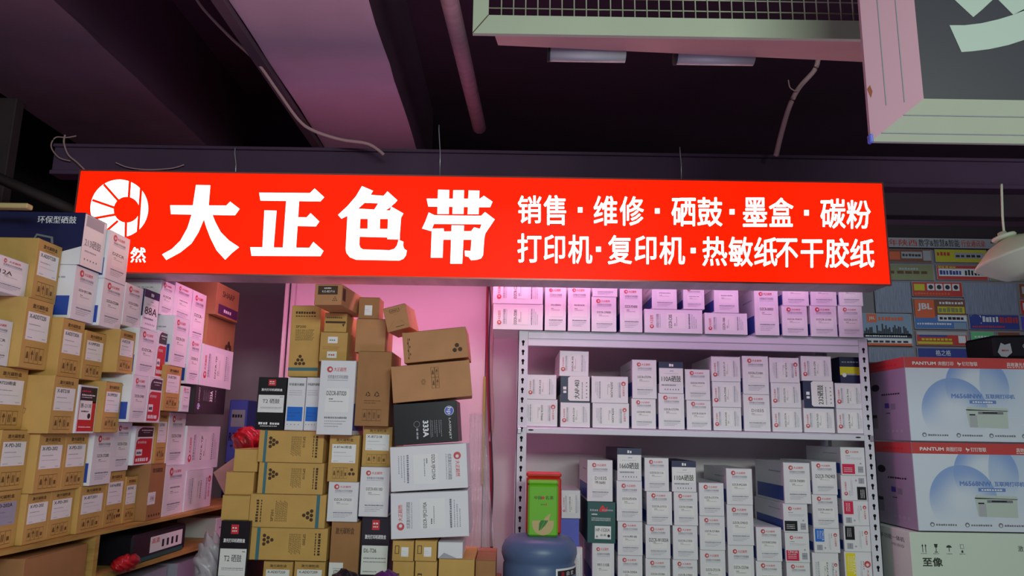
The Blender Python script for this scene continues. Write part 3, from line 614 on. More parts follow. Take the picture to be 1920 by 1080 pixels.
# pink board behind and below it, plus two grey tubes
mat('board_pink', '#B98A86', .7, 0, .08, 4, 0, (1, 3, 3))
A2 = at(927, 70, YG+.013); xe = C.x+.1; zb2 = A.z+.004
mb = MB(); mb.raw([(A2.x, YG+.0125, zb2), (xe, YG+.0125, zb2), (xe, YG+.125, zb2), (A2.x+.008, YG+.062, zb2)]+[(A2.x, YG+.0125, zb2+.022), (xe, YG+.0125, zb2+.022), (xe, YG+.125, zb2+.022), (A2.x+.008, YG+.062, zb2+.022)],
       [(3, 2, 1, 0), (4, 5, 6, 7), (0, 1, 5, 4), (1, 2, 6, 5), (2, 3, 7, 6), (3, 0, 4, 7)], 'board_pink')
tag(mb.build('backing_board'), 'faded pink board lying behind the lower edge of the mesh frame', 'board')
mat('tube_grey', '#9A9AA2', .4)
for x0, x1, y, Yt in ((1031, 1172, 99, YG+.100), (1268, 1412, 105, YG+.119)):
    a = at(x0, y, Yt); b = at(x1, y, Yt); b.z = a.z; mb = MB(); mb.tube([a, b], .0215, 'tube_grey', 24)
    mb.tube([a+Vector((-.006, 0, 0)), a], .023, 'dark_slot', 24)
    tag(mb.build('grey_tube'), 'fat grey tube under the pink board, %s of the two' % ('left' if x0 < 1100 else 'right'), 'tube', 'grey tubes under the pink board')

# ================================================================== BIG DARK SIGN (top right)
YR = 1.32
mat('sign_slate', '#302D39', .45, 0, .02, 4); mat('letter_pale', '#A9B6B0', .5); mat('frame_pink_lit', '#BA8C9E', .5, 0, .03, 5); mat('rust', '#8C4A30', .8)
a = at(1633, 265, YR); b = at(1732, 185, YR-.045); 
X0, Z0 = a.x, a.z; wX, wZ = b.x-a.x, b.z-a.z; X1 = at(1980, 200, YR).x+.35; Z1 = Z0+.75
hs = empty('hanging_sign', (X0, YR, Z0)); tag(hs, 'large slate grey sign in thick aluminium frame, upper right corner', 'sign')
def bar(mb, q, m, d0=0, d1=.008):   # bevelled frame side, sloping inwards
    o_, i_ = q[:2], q[2:]
    mb.raw([(o_[0][0], d0, o_[0][1]), (o_[1][0], d0, o_[1][1]), (i_[0][0], d0-.045, i_[0][1]), (i_[1][0], d0-.045, i_[1][1])]+[(o_[0][0], d1, o_[0][1]), (o_[1][0], d1, o_[1][1]), (i_[0][0], d1, i_[0][1]), (i_[1][0], d1, i_[1][1])],
           [(0, 1, 2, 3), (7, 6, 5, 4), (0, 4, 5, 1), (3, 2, 6, 7), (1, 5, 6, 2), (0, 3, 7, 4)], m)
WX, WZ = X1-X0, Z1-Z0
for nm, q in (('frame_side', [(0, 0), (WX, 0), (WX-wX, wZ), (wX, wZ)]), ('frame_side', [(0, WZ), (0, 0), (wX, wZ), (wX, WZ-wZ)]), ('frame_side', [(WX, 0), (WX, WZ), (WX-wX, WZ-wZ), (WX-wX, wZ)]), ('frame_side', [(WX, WZ), (0, WZ), (wX, WZ-wZ), (WX-wX, WZ-wZ)])):
    mb = MB(); left = q[0] == (0, WZ)
    bar(mb, q, 'frame_pink_lit' if left else 'frame_alu')  # left bevel: pink light falling on it is put into its colour
    if left:
        for t in (.33, .66): mb.box((wX*t-.0008, -.045*t-.0008, wZ*1.0), (wX*t+.0008, -.045*t+.001, WZ-wZ), 'ink_grey')
        mb.poly([(.0002, -.0008, .105), (.005, -.0034, .112), (.008, -.0052, .098), (.005, -.0034, .086)], 'rust')
    else:
        if q[0] == (0, 0):
            for t, mm in ((.2, 'ink_grey'), (.62, 'ink_grey')): mb.box((wX*t, -.045*t-.0008, wZ*t-.0008), (WX-wX*t, -.045*t+.001, wZ*t+.0008), mm)
    mb.build(nm, hs)
mb = MB(); mb.box((wX-.002, -.040, wZ-.002), (WX-wX+.002, -.02, WZ-wZ+.002), 'sign_slate'); mb.build('panel', hs)
mb = MB()
def rp(pts):   # crop (1400,0) scale 3.177
    mb.poly([(p.x-X0, -.0406, p.z-Z0) for p in (at(1400+x/3.177, y/3.177, YR-.0406) for x, y in pts)], 'letter_pale')
rp([(1208,150),(1300,150),(1400,138),(1500,115),(1588,88),(1652,55),(1760,0),(1900,-60),(1900,80),(1760,190),(1652,238),(1560,268),(1450,292),(1350,305),(1280,310)])
rp([(1240,0),(1350,102),(1400,60),(1470,-5),(1400,-180),(1250,-120)]); rp([(1500,0),(1588,88),(1660,60),(1700,-60),(1560,-80)])
mb.build('pale_lettering', hs)
mb = MB(); mb.box((-.003, -.004, -.003), (.004, .009, .014), 'violet_blue', .002); k = mb.build('corner_cap', hs); k['label'] = 'small blue plastic corner cap'
for x in (.25, .62): 
    mb = MB(); mb.tube([(x, .0, WZ), (x, .0, CEIL-Z0)], .005, 'silver', 8); mb.build('hanger_rod', hs)
for x in (.3, .7):
    mb = MB(); mb.tube([(x, .006, .62), (x, .006, CEIL-A.z)], .004, 'silver', 8); mb.build('hanger_rod', mf)

# ================================================================== ROUND LAMP
YL = 2.3
mat('shade', '#D6DEC8', .45); c = at(1903, 462, YL)
lamp = empty('pendant_lamp', c, (R(-8), R(-14), 0)); tag(lamp, 'white round pendant lamp hanging at the right edge', 'lamp')
mb = MB(); mb.lathe([(.0, .032), (.03, .030), (.075, .012), (.128, -.03), (.132, -.036), (.128, -.040), (.100, -.066), (.066, -.094), (.05, -.099), (.0, -.10)], 'shade', 48); mb.build('lamp_shade', lamp)
mb = MB(); mb.lathe([(.0, .055), (.012, .055), (.014, .046), (.034, .042), (.036, .036), (.03, .030), (.0, .030)], 'shade', 32, c=(-.02, 0)); mb.build('canopy_cap', lamp)
t = at(1879, 443, YL); u = at(1880, 408, YL)
wire('lamp_cord', [(1884, 448), (1882, 430), (1880, 408), (1879, 380), (1878, 345)], YL, .0035, 'shade', 'pale cord above the round lamp', 'cord')

# ================================================================== ADVERT WALL (right, far)
YA = 6.3
struct('wall_advert', (1.9, YA+.025, 0), (5.1, YA+.08, 3.55), 'wall_dark')
mat('lattice', '#6E7388', .6, 0, .25, 22, 0, (6, 1, .4)); mat('wall_grey', '#6F6A72', .8); mat('ad_red', '#A02A28', .6); mat('ad_orange', '#B8502A', .6); mat('ad_yellow', '#A8A020', .6); mat('ad_olive', '#6E7050', .6)
mat('ad_blue', '#3C5F9C', .6); mat('ad_navy', '#22307A', .6); mat('ad_paper', '#8C8C94', .6); mat('ad_sky', '#6C8098', .6); mat('ad_green', '#4F9A6A', .6); mat('ad_brown', '#6A3A2A', .6)
mat('ad_white', '#B8B8C0', .6)
def poster(name, x0, y0, x1, y1, base, label, fn=None, cat='poster', border='ad_paper', group='advert posters on the far wall'):
    a = at((x0+x1)/2, (y0+y1)/2, YA); p0 = at(x0, (y0+y1)/2, YA); p1 = at(x1, (y0+y1)/2, YA); q0 = at((x0+x1)/2, y1, YA); q1 = at((x0+x1)/2, y0, YA)
    w_, h_ = p1.x-p0.x, q1.z-q0.z; mb = MB(); mb.box((0, 0, 0), (w_, .015, h_), border)
    f = Face(mb, w_, h_, 'up', eps=.0012); f.rect(.012, .02, .988, .98, base, 1)
    if fn: fn(f)
    o = mb.build(name); o.location = (p0.x, YA, q0.z); return tag(o, label, cat, group)
mb = MB(); A = at(1600, 466, YA+.01); B = at(1980, 690, YA+.01); mb.box((A.x, YA+.0155, 1.2), (B.x, YA+.0245, A.z), 'wall_grey'); tag(mb.build('poster_backing'), 'grey board behind the rows of small adverts', 'board')
poster('banner', 1640, 447, 1905, 465, 'ad_paper', 'long pale banner of red and black writing above the adverts', lambda f: (f.text('年陕西', .10, .15, .30, .85, 'ad_red', bold=.02), f.text('数字&智慧&智能', .31, .12, .60, .88, 'ink', bold=.02), f.text('行业通讯录', .61, .15, .78, .85, 'ad_red', bold=.02), f.dashes(.82, .55, .98, .25, 'ink', 6)))
poster('poster', 1655, 467, 1747, 492, 'ad_brown', 'brown advert just below the banner, next to the red sign', lambda f: (f.rect(.05, .2, .35, .8, 'ad_orange', 2), f.rect(.38, .3, .8, .8, 'ad_paper', 2), f.dashes(.4, .45, .78, .2, 'ink', 6, 3), f.rect(.82, .15, .98, .9, 'ad_paper', 2)))
poster('poster', 1753, 468, 1850, 492, 'ad_yellow', 'yellow advert below the banner', lambda f: (f.dashes(.04, .5, .3, .3, 'ad_red', 4), f.rect(.38, .3, .95, .75, 'ad_paper', 2), f.dashes(.4, .4, .9, .2, 'ink', 5, 3)))
poster('poster', 1658, 496, 1751, 525, 'ad_olive', 'olive advert with small car pictures', lambda f: (f.dashes(.3, .65, .7, .15, 'ad_paper', 7), f.dashes(.1, .4, .9, .2, 'ink_brown', 5)))
poster('poster', 1756, 498, 1852, 525, 'ad_red', 'red framed advert with rows of small appliances', lambda f: (f.rect(.04, .25, .96, .78, 'ad_white', 2), f.dashes(.06, .35, .5, .3, 'ad_navy', 7, 3), f.dashes(.55, .32, .92, .4, 'ink', 6, 3), f.dashes(.03, .82, .4, .12, 'ad_yellow', 5, 3)))
poster('poster', 1855, 503, 1935, 527, 'ad_olive', 'dull green advert under the round lamp', lambda f: f.dashes(.2, .4, .8, .2, 'ad_white', 6))
poster('lattice_panel', 1640, 528, 1708, 587, 'lattice', 'grey corrugated panel between the sign corner and red photo advert', None, 'panel', 'wall_grey', 'corrugated panels on the far wall')
poster('poster', 1710, 529, 1805, 556, 'ad_red', 'red advert with four product photos', lambda f: ([f.rect(.30+i*.165, .42, .44+i*.165, .88, 'ad_white', 2) for i in range(4)], [f.disc(.37+i*.165, .65, .02, 'ink', 3) for i in range(4)], f.rect(.04, .4, .25, .85, 'ad_yellow', 2), f.dashes(.04, .12, .75, .16, 'ad_orange', 12)))
poster('lattice_panel', 1807, 530, 1908, 590, 'lattice', 'large grey corrugated panel below the round lamp', None, 'panel', 'wall_grey', 'corrugated panels on the far wall')
poster('poster', 1911, 532, 1960, 560, 'ad_brown', 'brown advert at the right edge below the lamp', lambda f: f.rect(.1, .3, .9, .8, 'ad_paper', 2))
poster('poster', 1913, 563, 1962, 590, 'ad_red', 'red advert at the right edge, level with the corrugated panel', lambda f: f.rect(.1, .3, .9, .8, 'ad_white', 2))
poster('poster', 1914, 593, 1965, 620, 'purple', 'purple advert at the right edge', None)
def jbl(f):
    f.rect(0.01, .42, .99, .97, 'ad_brown', 1.5); f.rect(.03, .36, .40, .96, 'ad_orange', 2); f.text('JBL', .08, .58, .36, .84, 'ad_white', 3, bold=.03)
    f.dashes(.5, .82, .97, .08, 'ad_white', 8, 3); f.rect(.46, .52, .97, .74, 'ad_yellow', 2); f.dashes(.48, .56, .95, .15, 'ad_olive', 6, 3); f.rect(.45, .26, .99, .46, 'ad_white', 2); f.dashes(.48, .31, .96, .09, 'ink', 6, 3)
    f.dashes(.05, .14, .70, .06, 'ad_white', 14); f.rect(.74, .02, .97, .22, 'ad_sky', 2)
poster('poster', 1713, 560, 1812, 617, 'ad_blue', 'blue advert with a large orange square and white letters', jbl)
def city(f):
    f.rect(.10, .72, .30, .98, 'ad_orange', 2); f.text('JBL', .14, .78, .27, .90, 'ad_white', 3, bold=.02); f.dashes(.34, .78, .86, .12, 'ad_orange', 8)
    r_ = random.Random(3)
    for i in range(26): x = .03+i*.036; f.rect(x, .32, x+.03, .38+r_.random()*.3, 'skyline', 2)
    f.rect(0.01, .24, .99, .36, 'skyline', 2); f.dashes(.05, .27, .9, .05, 'ad_white', 18, 3); f.rect(.06, .02, .97, .22, 'ad_white', 2); f.dashes(.08, .09, .92, .07, 'ink', 7, 3); f.rect(.06, .0, .97, .07, 'ad_orange', 3)
poster('poster', 1617, 588, 1710, 648, 'ad_sky', 'advert showing a dark city skyline', city)
poster('poster', 1718, 622, 1814, 648, 'ad_red', 'red and yellow advert above the navy one', lambda f: (f.rect(.02, .76, .98, .98, 'ad_paper', 2), f.rect(.02, .10, .70, .28, 'ad_yellow', 2), f.rect(.06, .62, .6, .76, 'ad_navy', 2), f.dashes(.1, .36, .7, .16, 'ad_yellow', 8, 3), f.rect(.82, .2, .96, .72, 'ad_white', 2)))
poster('poster', 1720, 653, 1815, 672, 'ad_navy', 'navy advert with three white characters just above the printer cartons', lambda f: f.text('格之格', .36, .25, .66, .82, 'ad_white', 2, bold=.02))
poster('poster', 1817, 590, 1912, 618, 'ad_navy', 'navy advert with pink writing', lambda f: (f.rect(.04, .38, .24, .92, 'ad_white', 2), f.disc(.13, .62, .05, 'ad_navy', 3), f.dashes(.27, .5, .6, .38, 'ad_white', 5), f.dashes(.6, .45, .97, .4, 'ad_red', 7), f.dashes(.06, .12, .7, .14, 'ad_red', 16)))
poster('poster', 1821, 622, 1864, 650, 'ad_green', 'small green and blue advert', lambda f: (f.rect(.02, .02, .98, .45, 'ad_blue', 2), f.dashes(.15, .6, .85, .12, 'ad_white', 5)))
poster('poster', 1871, 623, 1913, 641, 'ad_brown', 'small brown and gold advert above the black box', lambda f: f.rect(.1, .2, .9, .6, 'ad_yellow', 2))
poster('lattice_panel', 1626, 652, 1716, 680, 'lattice', 'grey corrugated strip below the skyline advert', None, 'panel', 'wall_grey', 'corrugated panels on the far wall')
poster('lattice_panel', 1819, 652, 1866, 680, 'lattice', 'short grey corrugated strip beside the navy advert with white characters', None, 'panel', 'wall_grey', 'corrugated panels on the far wall')

# ================================================================== WHITE STEEL SHELF
YF = 3.2
TL = .0068                                    # the rack leans a little to the right
pL = at(972, 626, YF); pR = at(1617, 640, YF)
XL = at(966, 626, YF).x; XR = at(1646, 900, YF).x+.0
XR = at(1612, 640, YF).x+.020
def ztilt(z, x): return z - TL*(x-XL)
rack = empty('storage_rack', (XL, YF, 0), (0, TL, 0)); tag(rack, 'white slotted steel storage rack holding rows of white toner boxes', 'shelf')
RW = XR-XL; RD = .46; RH = at(972, 621, YF).z
def rz(py): return at(978, py, YF).z
for i, (x0, x1, y0, y1) in enumerate(((0, .042, 0, .003), (RW-.042, RW, 0, .003), (0, .042, RD-.003, RD), (RW-.042, RW, RD-.003, RD))):
    mb = MB(); mb.box((x0, y0, 0), (x1, y1, RH), 'shelf_steel'); xs = x0 if i % 2 == 0 else x1-.003
    if i < 2: mb.box((xs, y0, 0), (xs+.003, y0+.04, RH), 'shelf_steel')
    else: mb.box((xs, y1-.04, 0), (xs+.003, y1, RH), 'shelf_steel')
    if i < 2:
        z = RH-.045
        while z > .3:
            xc = (x0+x1)/2; n = 12
            mb.poly([(xc+.0065*math.cos(2*math.pi*k/n), y0-.0004, z+.0065*math.sin(2*math.pi*k/n)) for k in range(n)], 'dark_slot')
            mb.poly([(xc-.0035, y0-.0004, z-.017), (xc+.0035, y0-.0004, z-.017), (xc+.0035, y0-.0004, z), (xc-.0035, y0-.0004, z)], 'dark_slot')
            z -= .0405
    mb.build('upright_post', rack)
SH = []
for k, (yt, yb) in enumerate(((620, 648), (799.5, 812), (1108, 1122))):
    z1, z0 = rz(yt), rz(yb); SH.append(z1); sh = empty('shelf_board', (0, 0, 0)); sh.parent = rack
    mb = MB(); mb.box((.003, -.002, z1-.003), (RW-.003, RD, z1), 'shelf_steel', .001); mb.build('board', rack); bpy.data.objects.remove(sh)
    mb = MB(); mb.box((.042, -.004, z0), (RW-.042, .014, z1-.004), 'shelf_steel', .002)
    if k == 0: mb.box((.042, -.0055, (z0+z1)/2-.001), (RW-.042, -.004, (z0+z1)/2+.001), 'ink_light')
    for x in (.06, RW-.07):
        if k == 1: mb.poly([(x+.012*math.cos(t*.52), -.0046, (z0+z1)/2+.003*math.sin(t*.52)) for t in range(12)], 'dark_slot')
    mb.build('front_beam', rack)
for x in (0.004, RW-.020):
    mb = MB(); mb.box((x, -.006, SH[1]-.03), (x+.016, -.001, SH[1]-.006), 'silver', .002); mb.build('bracket', rack)
stain = 0
# ---- boxes on the rack: each stack from the bottom up: (x0, x1, y_top, style, code, orientation)
def stack(level, idx, rows, Yf, base_px=None, depth=.36, where='', zbase=None):
    z = zbase; n = len(rows)
    for k, row in enumerate(rows):
        x0, x1, yt, style, code, ori = row[:6]; opt = row[6] if len(row) > 6 else {}
        Y = Yf+opt.get('dy', 0)
        p0 = at(x0+.6, yt, Y); p1 = at(x1-.6, yt, Y)
        zb = ztilt(z, p0.x) if k == 0 else z
        h = p0.z-zb-.0003; w_ = p1.x-p0.x-.0015; d = opt.get('d', depth)
        st = style.split(':')[0]
        look = opt.get('look') or LOOK.get(st, 'box')
        if st in ('dz', 'color'): look += ', ' + ('lying' if ori in ('cw', 'ccw') else 'upright')
        if st == 'color': look = look.replace('box', 'box with %s label' % {'magenta': 'red', 'black_card': 'black', 'bright_blue': 'blue', 'yellow': 'yellow'}[style.split(':')[1]])
        pos = {1: ''}.get(n) if n == 1 else ('bottom of ' if k == 0 else 'top of ' if k == n-1 else ORD[k+1]+' up in ')
        lab = '%s, %s%s stack %s' % (look, pos or 'alone in ', ORD[idx], where)
        place('toner_box', w_, h, d, style, code, ori, (p0.x+.0007, Y, zb+.0002), (0, TL+opt.get('t', 0), 0), lab, 'toner boxes on the '+where.replace('on ', '').replace('the ', ''))
        z = zb+h+.0005
D = 'dz'
top = [
 [(924,1019,569,D,'DZCR-CE285','ccw',{}),(924,1019,520,D,'DZCR-C285','ccw')],
 [(1021,1062,533,D,'','up')], [(1064,1107,533,D,'','up')],
 [(1108,1156,556,D,'DZCR-CF0000','up'),(1110,1158,515,D,'','up')], [(1161,1204,536,D,'DZCR-PD4000','up')],
 [(1207,1317,579,D,'DZCR-C305','ccw'),(1221,1269,525,D,'','up'),],
 [(1320,1401,586,D,'DZCR-1060','ccw'),(1337,1384,528,D,'','up')],
 [(1412,1458,540,D,'DZCR-00003','up')], [(1464,1513,573,D,'DZCR-TN419','up'),(1465,1515,522,D,'','up')],
 [(1517,1568,573,D,'DZCR-2100','up'),(1517,1567,522,D,'','up')], [(1570,1616,573,D,'DZCR-211C','up'),(1570,1616,522,D,'','up')]]
for i, rows in enumerate(top): stack(0, i+1, rows, YF-.012, zbase=SH[0]+.002, where='on the top shelf', depth=.33)
a0 = at(1272, 579, YF+.02); place('toner_box', .092, .10, .33, D, '', 'up', (at(1281, 560, YF).x, YF, at(1281, 580, YF).z+.002), (0, TL, 0), 'white toner box with dark side, between the two lying boxes on the top shelf', 'toner boxes on the top shelf')
mid = [
 [(979,1046,748,D,'DZCR-TN660','cw'),(987,1044,702,D,'DZCR-C23','ccw')],
 [(1050,1107,754,D,'DZCR-C210','ccw'),(1050,1106,705,'navyside','大AP-403','ccw'),(1048,1104,657,D,'DZCR-05','ccw',{'t':.012})],
 [(1110,1180,755,D,'DZCR-LX341','cw'),(1108,1178,705,D,'DZCR-LX241','cw')],
 [(1183,1230,747,D,'DZCR-ME7-D3903','up'),(1184,1231,674,D,'DZCR-CF279A','up')],
 [(1233,1283,737,D,'DZCR-CF279A','up'),(1234,1281,678,'navytop','110A硒鼓','up')],
 [(1286,1333,750,D,'DZCR-D2019','up'),(1283,1331,692,D,'DZCR-TN770','up')],
 [(1336,1390,763,D,'DZCR-LX340','ccw'),(1334,1389,715,D,'DZCR-CF283','ccw'),(1332,1388,668,D,'DZCR-MT-19','ccw')],
 [(1392,1443,739,D,'D1035','up'),(1390,1440,667,D,'DZCR-LT2100A','up')],
 [(1446,1503,764,D,'DZCR-CF217A','ccw'),(1444,1501,717,D,'DZCR-CF217A','ccw'),(1441,1498,670,D,'DZCR-CF230','cw')],
 [(1505,1564,765,D,'DZCR-TN1425','ccw'),(1504,1562,714,'navyside','232硒鼓','ccw'),(1500,1558,667,D,'DZCR-CF0','ccw')],
 [(1567,1620,766,D,'DZCR-TN360','ccw'),(1564,1617,718,D,'DZCR-TN2','ccw')]]
for i, rows in enumerate(mid): stack(1, i+1, rows, YF+.006, zbase=SH[1]+.002, where='on the middle shelf', depth=.35)
low = [
 [(1109,1152,1018,D,'W1110E','up'),(1100,1154,940,'green','','up',{'t':.01}),(1100,1149,862,D,'D1035','up')],
 [(1157,1205,1041,D,'DZCR-CE505A','up'),(1157,1205,977,D,'1035粉盒','up'),(1155,1204,901,D,'DZCR-LPD107A','up'),(1156,1203,840,'navytop','1660硒鼓','up')],
 [(1209,1257,1047,D,'DZCR-CF228A','up'),(1209,1257,984,'dzbig','DZCR-W1003A','up'),(1211,1260,921,D,'DZCR-LV313','up'),(1207,1254,858,D,'DZCR-D111A','up')],
 [(1260,1308,1049,D,'DZCR-CF001','up'),(1260,1308,985,D,'DZCR-LV302','up'),(1262,1308,922,D,'DZCR-CF248A','up'),(1258,1305,864,'navytop','110A硒鼓','up')],
 [(1311,1360,1031,D,'DZCR-CF217A','up'),(1310,1359,967,D,'DZCR-CF180A','up'),(1309,1357,905,D,'DZCR-CF277A','up')],
 [(1363,1413,1022,D,'DZCR-CE274A','up'),(1361,1412,946,D,'DZCR-CF401D','up'),(1360,1410,878,D,'DZCR-ML320S','up')],
 [(1416,1466,1052,D,'DZCR-ME7-D3903','up'),(1416,1465,988,D,'DZCR-ME7-D3903','up')],
 [(1473,1519,1054,D,'','up'),(1470,1517,998,'color:magenta','CF413A','up'),(1467,1514,944,'color:black_card','','up'),(1467,1518,867,D,'DZCR-TN2003','up',{})],
 [(1521,1572,1036,D,'DZCR-C2','cw'),(1524,1574,990,'color:bright_blue','CF411A','cw'),(1521,1570,927,D,'DZCR-AN110','up'),(1520,1568,865,'dzbig','DZCR-TN2403','up')],
 [(1581,1634,1034,'color:yellow','CF412A','cw'),(1580,1632,985,'color:black_card','','cw'),(1578,1629,938,'color:magenta','','cw'),(1575,1625,891,'color:black_card','','ccw'),(1574,1621,838,'color:magenta','','up')]]
ZL3 = SH[2]+.002
for i, rows in enumerate(low):
    stack(2, i+1, rows, YF+.008, zbase=ZL3, where='on the bottom shelf', depth=.37)
# navy and yellow box standing at the back of the middle shelf
p = at(1576, 716, YF+.05); q = at(1612, 668, YF+.05)
place('toner_box', q.x-p.x, q.z-p.z, .25, 'navyyellow', '', 'up', (p.x, YF+.05, at(1576, 718, YF+.006).z+.004), (0, TL, 0), 'navy toner box with yellow band at the right end of the middle shelf', 'toner boxes on the middle shelf', bodym='navy')
# little stack beside the water jug
zq = ZL3
r1 = [(1050,1086,972,'blueback','','up'),(1053,1088,919,D,'2350硒鼓','ccw')]
z = zq
for k, (x0, x1, yt, s_, c_, o_) in enumerate(r1):
    p0, p1 = at(x0, yt, YF+.05), at(x1, yt, YF+.05); h = p0.z-z
    place('toner_box', p1.x-p0.x, h, .3, s_, c_, o_, (p0.x, YF+.05, z), (0, 0, 0), ['deep blue toner box behind the water jug', 'white toner box with sideways black lettering behind the red tea tin'][k], 'toner boxes on the bottom shelf', bodym='violet_blue' if k == 0 else None); z = p0.z+.0005
p0 = at(1077, 1026, YF+.01); p1 = at(1092, 1026, YF+.01)
place('toner_box', p1.x-p0.x, p0.z-ZL3, .03, D, '', 'ccw', (p0.x, YF+.01, ZL3-.001), (0, 0, 0), 'narrow white toner box squeezed behind right side of the water jug', 'toner boxes on the bottom shelf')

# ================================================================== PRINTER CARTONS (right)
mat('printer_white', '#E2E6F2', .4); mat('printer_side', '#A394AC', .45); mat('band_red', '#D04A4A', .45); mat('printer_body', '#C6D2CC', .5); mat('print_title', '#6F8CD0', .5); mat('olive_dark', '#3A4038', .5)
mat('pale_green_card', '#DDE8DC', .45)
m = bpy.data.materials.new('cloud_print'); MATS['cloud_print'] = m; m.use_nodes = True; nt = m.node_tree; b = nt.nodes['Principled BSDF']; b.inputs['Roughness'].default_value = .4
tc = nt.nodes.new('ShaderNodeTexCoord'); prev = None
base_c = (.74, .80, .93, 1)
def blob(cx, cz, r0, r1, colr, prev, inv=False):
    mp = nt.nodes.new('ShaderNodeVectorMath'); mp.operation = 'DISTANCE'; mp.inputs[1].default_value = (cx, 0, cz); nt.links.new(tc.outputs['Object'], mp.inputs[0])
    mr = nt.nodes.new('ShaderNodeMapRange'); mr.inputs[1].default_value = r0; mr.inputs[2].default_value = r1; mr.interpolation_type = 'SMOOTHSTEP'; nt.links.new(mp.outputs['Value'], mr.inputs[0])
    lt = nt.nodes.new('ShaderNodeMath'); lt.operation = 'LESS_THAN'; lt.inputs[1].default_value = r1; nt.links.new(mp.outputs['Value'], lt.inputs[0])
    mu = nt.nodes.new('ShaderNodeMath'); mu.operation = 'MULTIPLY'; nt.links.new(mr.outputs[0], mu.inputs[0]); nt.links.new(lt.outputs[0], mu.inputs[1])
    sp = nt.nodes.new('ShaderNodeSeparateXYZ'); nt.links.new(tc.outputs['Object'], sp.inputs[0])
    mz = nt.nodes.new('ShaderNodeMapRange'); mz.inputs[1].default_value = cz-r1*.7; mz.inputs[2].default_value = cz+r1*.5; mz.interpolation_type = 'SMOOTHSTEP'; nt.links.new(sp.outputs[2], mz.inputs[0])
    m3 = nt.nodes.new('ShaderNodeMath'); m3.operation = 'MULTIPLY'; nt.links.new(mu.outputs[0], m3.inputs[0]); nt.links.new(mz.outputs[0], m3.inputs[1]); mu = m3
    mx = nt.nodes.new('ShaderNodeMix'); mx.data_type = 'RGBA'; nt.links.new(mu.outputs[0], mx.inputs[0]); mx.inputs[7].default_value = colr
    if prev: nt.links.new(prev, mx.inputs[6])
    else: mx.inputs[6].default_value = base_c
    return mx.outputs[2]
x = blob(.60, .22, .02, .30, (.40, .55, .84, 1), None); x = blob(.19, .12, .02, .135, (.30, .44, .80, 1), x); x = blob(.29, .22, .04, .13, (.28, .42, .80, 1), x)
nt.links.new(x, b.inputs['Base Color'])
YP = 3.06
